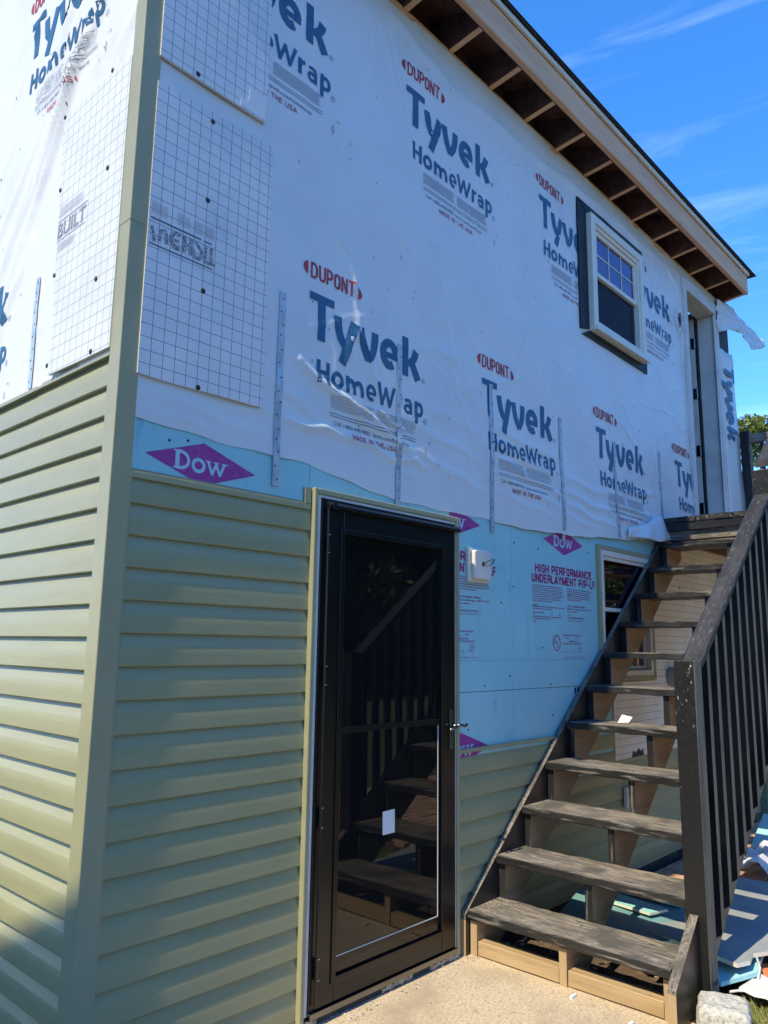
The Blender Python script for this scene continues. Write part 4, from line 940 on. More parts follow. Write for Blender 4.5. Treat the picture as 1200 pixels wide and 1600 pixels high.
mu.box(3.7022, 4.3398, -.0050, -.0014, 4.3945, 4.4035); mu.build('muntin_grille', 'white', uw)
frame4('sash', 3.667, 4.375, 3.846, 4.235, .040, .012, .05, 'screen', uw, .002)
MB().box(3.708, 4.334, .030, .033, 3.887, 4.195).build('pane', 'winglass', uw)
frame4('screen_frame', 3.667, 4.375, 3.846, 4.2140, .022, .002, .0115, 'white', uw, .001) if False else None
MB().box(3.70, 4.34, .10, .105, 3.85, 4.58).build('window_blind', 'inside', uw)

mt['mesh_screen'] = glass_mat('insect_screen_mesh', 1.05, .28, tint=(.5, .5, .5))
MB().box(3.690, 4.352, .0095, .0105, 3.868, 4.2145).build('insect_screen', 'mesh_screen', uw)
# ================================================================== low window behind the stairs
lw = frame4('window', 3.610, 4.410, 1.300, 2.168, .040, -.006, .03, 'white', H, .002); lw['label'] = 'ground floor window half hidden by the stair stringer'
frame4('window_trim', 3.578, 4.442, 1.268, 2.200, .0315, -.010, .03, 'trimg', lw, .003)
frame4('sash', 3.651, 4.369, 1.745, 2.127, .026, .004, .03, 'white', lw, .002); frame4('sash', 3.651, 4.369, 1.341, 1.772, .028, .0305, .06, 'white', lw, .002)
MB().box(3.678, 4.342, .016, .019, 1.772, 2.100).build('pane', 'winglass', lw); MB().box(3.680, 4.340, .044, .047, 1.370, 1.744).build('pane', 'winglass', lw)

# ================================================================== upper door
ud = MB(); ud.box(5.398, 5.4745, -.016, .012, 2.60, 4.885); ud.box(6.2005, 6.278, -.016, .012, 2.62, 4.885); ud.box(5.4747, 6.2003, -.0157, .012, 4.768, 4.8848)
upd = ud.build('door_casing', 'whitepaint', H, bevel=.003, recalc=False); upd['label'] = 'primed white casing of the upper door'
jb = MB(); jb.box(5.455, 5.4743, .0125, .16, 2.60, 4.79); jb.box(6.2008, 6.22, .0125, .16, 2.60, 4.79); jb.box(5.4745, 6.2006, .0127, .16, 4.7683, 4.79); jb.build('door_jamb', 'whitepaint', upd, recalc=False)
MB().box(5.475, 6.200, .0, .16, 2.56, 2.600).build('door_threshold', 'greyboard', upd)
bd = MB(); bd.box(6.178, 6.2003, -.006, .004, 2.62, 4.766); bd.build('casing_bead', 'whitepaint', upd, bevel=.004)
MB().box(6.150, 6.2000, .161, .178, 2.60, 4.78).build('weather_strip', 'rubber', upd)
leaf = MB().box(6.146, 6.194, .180, .98, 2.61, 4.76).build('upper_door_leaf', 'whitepaint', upd, label='white door leaf standing open inward')
MB().box(6.1435, 6.1458, .24, .262, 2.61, 4.76).build('leaf_groove', 'rubber', leaf)
for z in (2.83, 3.40, 3.98, 4.5):
    h = MB(); h.box(6.139, 6.1495, .150, .215, z-.055, z+.055); h.tube([(6.138, .178, z-.055), (6.138, .178, z+.055)], .008, 8); h.build('hinge', 'chrome', upd)
# wrap strip to the right of the door, dark underlayment showing above
def strip(poly_rows, name, mat, parent, th=.002):
    m = MB(); vs = []; n = len(poly_rows[0])
    for row in poly_rows: vs += row
    fs = [(i*n+k, i*n+k+1, (i+1)*n+k+1, (i+1)*n+k) for i in range(len(poly_rows)-1) for k in range(n-1)]
    m.add(vs, fs); o = m.build(name, mat, parent, smooth=True, recalc=False)
    md = o.modifiers.new('solid', 'SOLIDIFY'); md.thickness = th; return o
r = random.Random(8)
rows = []
zz = [2.515, 2.60, 2.75, 3.0, 3.3, 3.6, 3.9, 4.2, 4.38, 4.46]
xr = [6.95, 6.86, 6.80, 6.74, 6.71, 6.69, 6.67, 6.66, 6.655, 6.63]
for z, x in zip(zz, xr): rows.append([(6.285, .0, z), (6.37+r.uniform(-.01, .01), -.012, z), (6.46, -.004+r.uniform(-.01, .01), z), (6.56, -.016, z), (x, -.012+r.uniform(-.01, .02), z+r.uniform(-.01, .02))])
ws = strip(rows, 'house_wrap', 'wrap', H); ws['label'] = 'loose strip of house wrap with sideways lettering beside the upper door'
p = logo(0, 0, detail=False)
its = []
for (vs, fs, mi, ly) in p.items:
    if mi != 0: continue
    if min(v[1] for v in vs) < -.30: continue
    its.append(([(6.345+(v[1]+.225)*1.25, 4.31-v[0]) for v in vs], fs, mi, ly))
p.items = its
def place_strip(us, zs, off): return [(u, -.022-o, z) for u, z, o in zip(us, zs, off)]
p.build('printed_logo', PM, ws, place_strip)
MB().box(6.285, 6.60, .004, .030, 4.40, 4.95).build('bare_sheathing', 'tape', H)
MB().box(6.285, 6.655, .020, .0295, 2.52, 4.40).build('bare_sheathing', 'osb', H)
# torn flap flying off the corner
rows = []
top = [(6.24, 4.952, -.03), (6.449, 4.969, -.04), (6.632, 4.957, -.06), (6.765, 4.909, -.09), (6.855, 4.832, -.12), (6.995, 4.784, -.15), (7.096, 4.736, -.18), (7.146, 4.682, -.20)]
bot = [(6.20, 4.68, -.03), (6.25, 4.60, -.04), (6.397, 4.654, -.07), (6.536, 4.684, -.10), (6.66, 4.690, -.12), (6.68, 4.63, -.15), (6.70, 4.50, -.19), (6.965, 4.595, -.21)]
rr_ = random.Random(77)
for i in range(29):
    t = i/4; a_ = min(6, int(t)); q = t-a_
    P0 = Vector(top[a_]).lerp(Vector(top[a_+1]), q); P1 = Vector(bot[a_]).lerp(Vector(bot[a_+1]), q); row = []
    for k in range(12):
        v = P0.lerp(P1, k/11); d = .006*math.sin(k*1.05+i*.35)+.007*math.sin(k*2.3-i*.7)+.004*math.sin(k*3.9+i*1.9)+rr_.uniform(-.003, .003)
        row.append((v.x+.4*d, v.z-d*1.3, v.y+.5*d*(0 if k in (0,) else 1)))
    rows.append(row)
strip(rows, 'torn_flap', 'wrap', ws)
# drape over the stairs' landing corner
rows = []
_T = [(4.02, 2.36), (4.2, 2.40), (4.35, 2.44), (4.48, 2.50), (4.585, 2.530), (4.66, 2.505), (4.71, 2.47)]
_B = [(4.00, 2.290), (4.16, 2.305), (4.32, 2.305), (4.46, 2.305), (4.60, 2.325), (4.73, 2.350), (4.80, 2.378)]
for i in range(25):
    t = i/4; a_ = min(5, int(t)); q = t-a_; P0 = Vector(_T[a_]).lerp(Vector(_T[a_+1]), q); P1 = Vector(_B[a_]).lerp(Vector(_B[a_+1]), q); row = []
    for k in range(9):
        v = P0.lerp(P1, k/8); row.append((v.x, -.030-.045*(k/8)*min(1, i/8)-.010*math.sin(i*.8+k*.4)*(k/8), v.y))
    rows.append(row)
strip(rows, 'draped_wrap_corner', 'wrap', wf)
# white wire loop hung on the wrap
wl_ = MB(); wl_.tube([(5.20+.085*math.cos(a)*(1+.1*math.sin(3*a)), -.03-.01*math.sin(a*2), 4.33+.12*math.sin(a)) for a in [i*2*PI/22 for i in range(23)]], .004, 6, caps=False)
wl_.tube([(4.98, -.01, 4.40), (5.1, -.03, 4.44), (5.2, -.04, 4.40), (5.30, -.03, 4.28)], .004, 6); wl_.tube([(5.19, -.02, 4.5), (5.2, -.04, 4.3), (5.22, -.02, 4.0), (5.26, -.01, 3.85)], .003, 6)
wl_.build('wire_loop', 'cablew', H)
MB().prism([(5.20, 4.30), (5.235, 4.37), (5.215, 4.44), (5.19, 4.40)], 1, -.045, -.030).build('wire_connector', 'cable', H)
# outlets under the stairs
MB().box(3.835, 3.925, -.03, .0, .43, .57).build('outlet_cover', 'white', H, bevel=.006)
hb = MB(); hb.tube([(4.72, -.08, 1.28), (4.72, .0, 1.28)], .075, 16); hb.build('hose_bib_box', 'greyboard', H, bevel=.004)
hs = MB(); hs.tube([(4.75, -.10, 1.26), (4.80, -.16, 1.10), (4.78, -.14, .90), (4.70, -.12, .72), (4.78, -.15, .50), (4.90, -.16, .30), (4.85, -.2, .02), (4.6, -.3, -.03)], .009, 8); hs.build('yellow_hose', 'yellow', H, smooth=True)

# ================================================================== roof
FXR = 6.50; RXL = -.16
rf = MB(); S_ = .40
rf.prism([(-.285, 5.250), (-.285, 5.262), (4.5, 5.262+4.785*S_), (9.3, 5.262), (9.3, 5.250), (4.5, 5.250+4.785*S_-.004)], 0, RXL-.01, FXR+.03)
roof = rf.build('roof', 'shingle', H, label='black shingled roof edge')
sh = MB()
for i in range(30): 
    x0 = RXL-.01+i*.228; sh.box(x0, x0+.225, -.292, -.15, 5.2622, 5.270)
sh.build('shingle_tab', 'shingle', roof, kind='stuff', recalc=False)
MB().prism([(-.24, 5.225), (-.24, 5.2495), (4.5, 5.2495+4.74*S_), (9.24, 5.2495), (9.24, 5.225), (4.5, 5.2495+4.74*S_-.02)], 0, RXL, FXR).build('roof_deck', 'ply_rafter_shade', roof)
MB().box(RXL, FXR+.012, -.270, -.2505, 5.213, 5.2490).build('drip_edge', 'white', roof, bevel=.002)
fa = MB(); plank(fa, (RXL, -.250, 5.018), (FXR, -.212, 5.2120), 0, seg=.3, jit=.0012); fa.build('fascia_board', 'lumx', roof)
MB().prism([(-.2115, 5.03), (4.5, 5.03+4.71*S_), (9.2, 5.03), (9.2, 5.22), (4.5, 5.22+4.70*S_), (-.2115, 5.22)], 0, RXL, RXL+.038).build('rake_board', 'lumy', roof); 
# rafter tails 16 in. on centre
a = None; x = 6.462
i = 0
while x > RXL+.05:
    if a is None:
        m = MB(); m.prism([(-.2118, 5.012), (.20, 4.965), (.20, 5.30), (-.2118, 5.213)], 0, x-.019, x+.019, 1, 1); m.m[2] = 0; m.m[4] = 1; a = m.build('rafter_tail', ['lumy', 'ply_rafter_shade'], roof); xa = x  # rafter sides get the dark plywood colour, painting in the shade of the bays
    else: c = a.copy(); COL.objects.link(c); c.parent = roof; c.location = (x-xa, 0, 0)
    x -= .4105
MB().box(.03, FXR, .014, .034, 4.955, 5.0).build('top_plate_edge', 'lumx', roof)
# plywood underside sits on top of tails (dark)
MB().prism([(-.21, 5.150), (-.21, 5.156), (.30, 5.33), (.30, 5.324)], 0, RXL+.04, FXR).build('soffit_plywood', 'ply_rafter_shade', roof)
MB().box(.04, HX, .16, .20, 4.98, 5.32).build('attic_blocking', 'ply_rafter_shade', roof)
for k, (yy, zz_) in enumerate(((.16, 5.0),)):
    pass
MB().prism([(.16, 5.0), (4.5, 5.24+4.3*S_), (8.9, 5.0)], 0, .010, .12).build('gable_wall', 'wrap', H)
MB().prism([(.16, 5.0), (4.5, 5.24+4.3*S_), (8.9, 5.0)], 0, FXR-.1, FXR-.02).build('gable_wall', 'wrap', H)

# ================================================================== STAIRS
stair = empty('wooden_staircase', (2.02, -.55, 0), 'weathered black wooden outdoor staircase climbing along the wall to the upper door', 'staircase')
RUN, RISE, X0 = .2535, .2095, 2.02
YL, YR = -.034, -1.050
def xf(k): return X0+RUN*(k-1)
for k in range(1, 12):
    m = MB()
    plank(m, (xf(k), YR, RISE*k-.040), (xf(k)+.284, YL, RISE*k), 1, seg=.045, jit=.0022, seed=k, mm={'2+': 0, '0-': 1, '0+': 1, '2-': 1, '*': 1})
    m.build('tread', ['worny', 'blky'], stair)
scw = MB(); _rs = random.Random(55)
for k in range(1, 12):
    for yy in (-.055, -.545, -1.027):
        for dx in (.06, .20):
            x = xf(k)+dx+_rs.uniform(-.01, .01); y = yy+_rs.uniform(-.006, .006); scw.tube([(x, y, RISE*k-.002), (x, y, RISE*k+.0018)], .0042, 6)
scw.build('screw_head', 'hole', stair, kind='stuff')
mt['strside'] = wood('brown_stringer_lumber', (.32, .215, .125), (.22, .145, .08), 0, dark=(.08, .05, .035))
# cut stringers
def stringer(y0, y1, lip):
    pts = []; nk = 11
    pts.append((X0+.025, 0.0)); 
    for k in range(1, nk+1):
        zt = RISE*k-.0405; xr = xf(k)+.025; pts.append((xr, zt)); pts.append((xf(k+1)+.0245, zt))
    xe = xf(12)+.0245; pts.append((xe, RISE*11+.10)); pts.append((xe+.03, RISE*11+.10)); 
    # bottom line
    s_ = RISE/RUN; zb = lambda x: s_*(x-(X0+.025))-.145
    pts.append((xe+.03, zb(xe+.03)+.02)); pts.append((X0+.025+.145/s_+.0, .0))
    m = MB(); m.prism(pts, 1, y0, y1, 0, 1)
    o = m.build('stringer', ['strside', 'blkz'], stair)
    return o
stringer(-.036, -.074, 0); stringer(-.526, -.564, 0); stringer(-1.008, -1.046, 0)
# skirt boards
def skirt(y0, y1, x_end, z_off=0, front=2.008, mats=('blkx', 'worn_skirt')):
    s_ = RISE/RUN; zt = lambda x: .188+s_*(x-front)+z_off; zb = lambda x: zt(x)-.372
    xb = front+(.372-.188)/s_
    m = MB(); pts = [(front, .0), (xb, 0.0), (x_end, zb(x_end)), (x_end, zt(x_end)), (front, zt(front))]
    m.prism(pts, 1, y0, y1, 0, 1); return m, pts
mt['worn_skirt'] = mt['wornx']
m, pts = skirt(-.002, -.031, 4.64); m.build('skirt_board', ['blksolid', 'wornx'], stair)
# raw cut ends and toe
MB().box(2.0065, 2.0082, -.0318, -.0015, .0, .165).build('raw_end', 'tanz', stair)
# right skirt: outer face raw and grey, inner face black
s_ = RISE/RUN; fr_ = 1.965; zt = lambda x: .155+s_*(x-fr_)
m = MB(); xe = 4.64
front = [(fr_, 0), (2.232, 0), (2.232, zt(2.232)), (fr_, zt(fr_))]
m.prism(front, 1, -1.092, -1.054, 0, 1); m.build('toe_board', ['blksolid', 'wornx'], stair)
MB().box(fr_-.0015, fr_, -1.092, -1.054, 0, .14).build('raw_end', 'tanz', stair)
m = MB(); zb = lambda x: .117+.775*(x-2.358)
so = [(2.332, .02), (2.36, .06), (2.42, zb(2.42)), (4.64, zb(4.64)), (4.64, zb(4.64)+.375), (2.332, zb(2.332)+.375)]
m.prism(so, 1, -1.088, -1.050, 0, 0); m.build('skirt_board', ['gryx'], stair)
# base blocks and toe rails
for (y0, y1) in ((-.078, -.522), (-.568, -1.004)):
    m = MB(); plank(m, (2.046, y1, .004), (2.125, y0, .070), 1, seg=.1, jit=.0015); m.build('toe_rail', 'tany', stair)
for y0 in (-.036, -.526, -1.008): MB().box(2.0425, 2.0448, y0-.038, y0, .0, .158).build('raw_end', 'tanz', stair)
# newel posts
def post(x, y, z0, z1, s=.093, name='newel_post'):
    m = MB(); m.box(x, x+s, y, y+s, z0, z1, mi={'-y': 1, '*': 0}); return m.build(name, ['chip', 'gryz'], stair, bevel=.004, recalc=False)
post(2.237, -1.127, 0, 1.443); post(3.565, -1.127, .95, 2.565)
MB().box(2.2373+.02, 2.31, -1.131, -1.1272, .10, .117).build('bolt_slot', 'hole', stair); MB().box(2.275, 2.298, -1.131, -1.1272, .035, .046).build('bolt_slot', 'hole', stair)
# handrail 2x4 flat
def rail(x0, x1, z_at, sl, y0, y1, th=.040, name='handrail'):
    n = 26; m = MB(); r = random.Random(5); rows = []
    vs = []
    for i in range(n+1):
        x = x0+(x1-x0)*i/n; z = z_at+sl*(x-x0); c = .005
        pr = [(y0, z-th+c), (y0, z-c), (y0+c, z), (y1-c, z), (y1, z-c), (y1, z-th+c), (y1-c, z-th), (y0+c, z-th)]
        for (yy, z2) in pr: vs.append((x, yy+r.uniform(-.0015, .0015), z2+r.uniform(-.0015, .0015)))
    fs = [(i*8+k, i*8+(k+1) % 8, (i+1)*8+(k+1) % 8, (i+1)*8+k) for i in range(n) for k in range(8)]+[tuple(range(8)), tuple(n*8+k for k in range(7, -1, -1))]
    m.add(vs, fs); return m.build(name, 'railwood', stair)
st_ = (.09, 1, .09)
mt['railwood'] = M('handrail_weathered', (.018, .018, .021), [((.045, .043, .047), 11, (.25, 1, .25), .48, .70), ((.13, .125, .13), 90, (.25, 1, .25), .56, .76), ((.07, .068, .07), 40, (.3, 1, .3), .62, .80)], rough=.5, bumps=[(40, (.2, 1, .2), .7, .005)])
RS = .79
rail(2.331, 3.564, 1.440, RS, -1.127, -1.034); rail(3.659, 4.75, 2.64, RS, -1.127, -1.034)
# balusters along the outer face of the skirt
b0 = None; xb0 = 2.405
for k in range(19):
    x = xb0+.1175*k
    ztop = 1.440+RS*(x-2.331)-.043 if x < 3.56 else 2.64+RS*(x-3.659)-.043
    if 3.535 < x < 3.66: continue
    zlow = zb(x)+.085
    m = MB(); s2 = .036
    ya, yb2 = -1.1255, -1.0885
    vs = [(x, ya, zlow+.028), (x+s2, ya, zlow+.028+.02), (x+s2, yb2, zlow+.02), (x, yb2, zlow), (x, ya, ztop), (x+s2, ya, ztop+s2*RS), (x+s2, yb2, ztop+s2*RS), (x, yb2, ztop)]
    b_ = len(m.v); m.v += vs; m.f += [(0, 3, 2, 1), (4, 5, 6, 7), (0, 1, 5, 4), (1, 2, 6, 5), (2, 3, 7, 6), (3, 0, 4, 7)]; m.m += [1, 0, 1, 0, 0, 0]
    m.build('baluster', ['blksolid', 'gryz'], stair, bevel=.0015, recalc=False)
mt['oldx'] = wood('old_brown_lumber', (.17, .105, .07), (.10, .065, .045), 0)
# landing
LX = 4.655
for i in range(8):
    m = MB(); plank(m, (LX+random.uniform(-.006, .004), -.010-(i+1)*.137+.004, 2.475), (6.95, -.010-i*.137, 2.513), 0, seg=.12, jit=.0015, seed=40+i, mm={'2+': 0, '*': 1}); m.build('deck_board', ['wornx', 'blkx'], stair)
MB().box(4.690, 4.728, -1.10, -.012, 2.335, 2.4745, mi=0).build('rim_joist', 'worny', stair, bevel=.003)
MB().box(4.660, 4.688, -1.10, -.012, 2.408, 2.4740).build('nosing_board', 'blksolid', stair, bevel=.003)
MB().box(6.90, 6.938, -1.10, -.012, 2.335, 2.4745).build('rim_joist', 'blky', stair)
for y in (-.05, -.4, -.75, -1.06): MB().box(4.7285, 6.8995, y-.038, y, 2.33, 2.4745).build('joist', 'oldx', stair)
for (x, y) in ((4.80, -1.13), (6.80, -1.13), (6.80, -.10)): MB().box(x, x+.09, y, y+.09, -.06, 2.33).build('support_post', 'tanz', stair, bevel=.003)
MB().box(6.75, 6.839, -.090, -.001, 2.5135, 3.69, mi={'-y': 1, '*': 0}).build('rail_post', ['blkz', 'gryz'], stair, bevel=.003, recalc=False)
MB().box(6.75, 6.839, -1.12, -1.031, 2.5135, 3.69).build('rail_post', 'blkz', stair, bevel=.003)
MB().box(6.765, 6.803, -1.03, -.0905, 3.56, 3.649).build('landing_rail', 'worny', stair, bevel=.003)
MB().box(6.765, 6.803, -1.03, -.0905, 2.62, 2.70).build('landing_rail', 'blky', stair, bevel=.003)
for i in range(8): MB().box(6.766, 6.802, -.215-i*.115, -.180-i*.115, 2.7005, 3.5595).build('baluster', 'blkz', stair)

# ================================================================== debris and small things by the stairs
def slab(name, label, cat, poly, z, tilt, mats, th=.018, group=None):
    cx = sum(p[0] for p in poly)/len(poly); cy = sum(p[1] for p in poly)/len(poly)
    m = MB(); m.prism([(a-cx, b-cy) for a, b in poly], 2, -th, 0, 0, 1)
    o = m.build(name, mats, None); o.location = (cx, cy, z); o.rotation_euler = tilt; tag(o, label, cat, group); return o
DG = 'scrap foam boards lying under the stairs'
s1 = slab('foam_sheet', 'large grey-blue scrap sheet lying behind the newel post with a torn front edge', 'foam sheet',
     [(2.64, -.66), (2.56, -.99), (2.52, -1.14), (2.60, -1.17), (2.70, -1.15), (2.80, -1.20), (3.0, -1.22), (3.10, -1.28), (4.05, -1.20), (4.0, -.56), (3.3, -.50)], .115, (0.0, math.radians(1), 0), ['greyboard', 'white'], group=DG)
s2 = slab('foam_sheet', 'blue scrap sheet poking out beneath the large grey sheet', 'foam sheet', [(2.46, -.75), (2.42, -1.10), (2.62, -1.19), (3.1, -1.1), (3.0, -.7)], .07, (math.radians(-2), math.radians(-2), 0), ['foam', 'foam'], group=DG)
s3 = slab('foam_sheet', 'dark teal scrap sheet printed HI UN lying in the shade under the treads', 'foam sheet', [(2.52, -.30), (2.48, -.72), (2.75, -.86), (3.30, -.70), (3.42, -.28), (2.95, -.16)], .13, (math.radians(2), 0, 0), ['greyteal', 'white'], group=DG) if False else None
mt['greyteal'] = M('teal_foam_face', (.17, .34, .38), [((.13, .27, .31), 5, (1, 1, 1), .4, .65)], rough=.6)
s3 = slab('foam_sheet', 'teal scrap sheet printed with dark letters lying in the shade under the treads', 'foam sheet', [(2.50, -.26), (2.46, -.72), (2.75, -.90), (3.36, -.74), (3.46, -.26), (2.95, -.14)], .125, (math.radians(2), 0, 0), ['greyteal', 'white'], group=DG)
p = Print(); p.text('HI', .02, .0, .07, mi=2, bold=.03); p.text('UN', -.12, -.09, .07, mi=2, bold=.03)
q = p.build('printed_text', FM, s3, lambda us, zs, off: [(-zs_*1.0, u, .0012) for u, zs_ in zip(us, zs)])
s4 = slab('foam_sheet', 'narrow aqua scrap strip lying on the teal sheet', 'foam sheet', [(2.85, -.30), (2.80, -.62), (2.93, -.66), (3.0, -.32)], .150, (0, 0, 0), ['aqua', 'white'], .012, DG)
s5 = slab('foam_sheet', 'aqua scrap piece with a pink print leaning on the teal sheet', 'foam sheet', [(3.04, -.18), (3.02, -.66), (3.14, -.68), (3.18, -.2)], .155, (math.radians(3), 0, .2), ['aqua', 'white'], .012, DG)
s6 = slab('foam_sheet', 'blue scrap board farther back beside the crumpled flashing', 'foam sheet', [(4.9, -.42), (4.85, -.75), (5.5, -.80), (5.6, -.35)], .10, (0, math.radians(-16), 0), ['foam', 'white'], .02, DG)
# crumpled flashing
m = MB(); r = random.Random(12); n = 9; rows = [[(4.35+.075*i+r.uniform(-.03, .03), -.50-.06*k+r.uniform(-.02, .02), .04+r.uniform(0, .12)) for k in range(6)] for i in range(n)]
vs = [v for row in rows for v in row]; fs = [(i*6+k, i*6+k+1, (i+1)*6+k+1, (i+1)*6+k) for i in range(n-1) for k in range(5)]; m.add(vs, fs)
o = m.build('crumpled_flashing', 'plastic', recalc=False); md = o.modifiers.new('s', 'SOLIDIFY'); md.thickness = .002
tag(o, 'crumpled white metal flashing on the soil behind the stair rail', 'flashing')
# loose plaster cord at the base
m = MB(); m.tube([(2.46, -1.12, .02), (2.50, -1.17, .03), (2.58, -1.20, .04), (2.66, -1.19, .08), (2.72, -1.16, .10)], .006, 8); tag(m.build('white_cord', 'cablew', smooth=True), 'pale cord curling out from beneath the scrap sheets', 'cord')
# granite block
bm = bmesh.new(); bmesh.ops.create_cube(bm, size=1); bmesh.ops.subdivide_edges(bm, edges=bm.edges, cuts=5, use_grid_fill=True)
r = np.random.RandomState(4)
for v in bm.verts:
    c = v.co; e = sum(abs(abs(t)-.5) < .01 for t in c); k = 1-.06*(e >= 2)-.05*(e >= 3)
    v.co = Vector((c.x*k*.21*(1-.10*(c.z+.5)), c.y*k*.215*(1-.15*(c.z+.5)), c.z*k*.125))+Vector(r.uniform(-.0035, .0035, 3))
me = bpy.data.meshes.new('granite_block'); bm.to_mesh(me); bm.free(); me.materials.append(mt['granite'])
o = bpy.data.objects.new('granite_block', me); COL.objects.link(o); o.location = (2.10, -1.225, .058); o.rotation_euler = (0, 0, .35); tag(o, 'pale rough granite block beside the foot of the newel post', 'stone')
md = o.modifiers.new('b', 'BEVEL'); md.width = .004
# orange clay slab and plastic bag
m = MB(); m.box(-.22, .22, -.16, .16, 0, .055); o = m.build('clay_slab', 'orange', bevel=.008); o.location = (2.72, -1.34, -.03); o.rotation_euler = (.05, -.06, .62); tag(o, 'orange clay slab lying in the grass at the right edge', 'slab')
m = MB(); r = random.Random(21); n = 8; rows = [[(2.45+.035*i+r.uniform(-.01, .01), -1.40+.035*k+r.uniform(-.01, .01), .035+r.uniform(0, .03)*(1 if 0 < i < n-1 and 0 < k < n-1 else .1)) for k in range(n)] for i in range(n)]
vs = [v for row in rows for v in row]; fs = [(i*n+k, i*n+k+1, (i+1)*n+k+1, (i+1)*n+k) for i in range(n-1) for k in range(n-1)]; m.add(vs, fs)
o = m.build('plastic_bag', 'plastic', recalc=False); md = o.modifiers.new('s', 'SOLIDIFY'); md.thickness = .002; tag(o, 'crumpled clear plastic bag against the orange slab', 'bag')
# card on a tread, wood crumbs on the first tread and pad
c = MB(); vs = [(3.235, -.270, 1.049), (3.26, -.330, 1.052), (3.30, -.335, 1.080), (3.285, -.275, 1.092), (3.29, -.30, 1.049)]; c.add(vs+[(a+.002, b, z+.002) for a, b, z in vs], [(0, 1, 2, 3), (8, 7, 6, 5), (0, 5, 6, 1), (1, 6, 7, 2), (2, 7, 8, 3), (3, 8, 5, 0)]); o = c.build('card_scrap', 'white'); tag(o, 'small folded cream card lying on a middle stair tread', 'card')
c = MB(); c.box(1.95, 1.99, -.64, -.628, .0, .012); o = c.build('foam_crumb', 'paper'); tag(o, 'small white foam crumb on the concrete before the steps', 'crumb')
c = MB(); c.box(1.90, 1.93, -.93, -.915, .0, .010); o = c.build('foam_crumb', 'paper'); tag(o, 'small white foam crumb on the concrete near the granite block', 'crumb')
m = MB(); r = random.Random(31)
for i in range(320):
    if i < 170: x, y, z = r.uniform(2.03, 2.30), YL-abs(r.gauss(0, .09))-.005, RISE+.002
    else: x, y, z = r.uniform(1.0, 2.02), r.uniform(-1.15, -.03), .002
    if i % 3 == 0 and i >= 170: x = r.uniform(1.93, 2.03)
    a_ = r.uniform(0, PI); l = r.uniform(.002, .007); w_ = .0012; dx, dy = math.cos(a_)*l, math.sin(a_)*l; nx, ny = -math.sin(a_)*w_, math.cos(a_)*w_
    m.add([(x-dx-nx, y-dy-ny, z), (x+dx-nx, y+dy-ny, z), (x+dx+nx, y+dy+ny, z+.001), (x-dx+nx, y-dy+ny, z+.001)], [(0, 1, 2, 3)])
mt['sawdust'] = M('pale_sawdust', (.62, .52, .33), rough=.9)
tag(m.build('sawdust', 'sawdust', recalc=False), 'pale sawdust and splinters on the first tread and pad', 'sawdust', kind='stuff')

# litter: chips of foam, vinyl and leaves strewn over the soil and paving
def litter(name, label, n, x0, x1, y0, y1, z, smax, mats, seed):
    r = random.Random(seed); m = MB()
    for i in range(n):
        x, y = r.uniform(x0, x1), r.uniform(y0, y1); a_ = r.uniform(0, PI); l, w_ = r.uniform(.3, 1)*smax, r.uniform(.15, .5)*smax; c_, s2_ = math.cos(a_), math.sin(a_); t = r.uniform(-.3, .3)*l; h = r.uniform(.001, .004)
        P = [(-l, -w_*r.uniform(.6, 1)), (l*r.uniform(.6, 1), -w_), (l, w_*r.uniform(.5, 1)), (-l*r.uniform(.7, 1), w_)]
        b = [(x+p*c_-q*s2_, y+p*s2_+q*c_, z+abs(t)+(t if p > 0 else -t)) for p, q in P]; tp_ = [(u, v, k+h) for u, v, k in b]
        m.add(b+tp_, [(3, 2, 1, 0), (4, 5, 6, 7), (0, 1, 5, 4), (1, 2, 6, 5), (2, 3, 7, 6), (3, 0, 4, 7)], r.randrange(len(mats)))
    tag(m.build(name, mats, recalc=False), label, 'litter', kind='stuff')
litter('foam_litter', 'small foam and vinyl chips strewn over the soil under the stairs', 130, 2.2, 5.8, -1.5, -.06, -.022, .03, ['aqua', 'paper', 'foam', 'trimg', 'greyboard'], 3)
litter('leaf_litter', 'dry leaf bits and twigs on the soil and paving', 420, 2.15, 6.2, -1.9, -.04, -.026, .012, ['soil', 'bark', 'sawdust', 'brick'], 4)
litter('grit', 'grit and crumbs along the foot of the wall and steps', 260, .3, 2.04, -.10, -.004, .0005, .004, ['mortar', 'sawdust', 'paper', 'soil'], 5)
litter('grit', 'grit scattered over the concrete before the steps', 160, .3, 2.04, -1.3, -.1, .0005, .0035, ['mortar', 'soil', 'sawdust'], 6)
for (i, (x, y, a_, l, wd_, mm_, lb)) in enumerate([(3.7, -1.25, .4, .32, .05, 'siding', 'offcut of sage vinyl siding lying on the paving'), (4.6, -1.05, -.5, .40, .045, 'white', 'white vinyl trim offcut on the paving behind the rail'), (5.2, -.62, .2, .25, .10, 'aqua', 'aqua foam offcut on the paving close to the wall'), (3.95, -.35, 1.2, .22, .07, 'paper', 'torn white paper scrap on the soil under the stairs'), (3.55, -1.45, 2.0, .30, .02, 'tanx', 'short raw wood stake lying beyond the scrap sheets')]):
    m = MB(); m.prism([(-l/2, -wd_/2), (l/2*.9, -wd_/2), (l/2, wd_*.2), (l/2*.8, wd_/2), (-l/2, wd_/2*.8)], 2, 0, .012); o = m.build('offcut', mm_, bevel=.001); o.location = (x, y, -.018); o.rotation_euler = (.03, -.04, a_); tag(o, lb, 'offcut', 'offcuts strewn beyond the stairs')

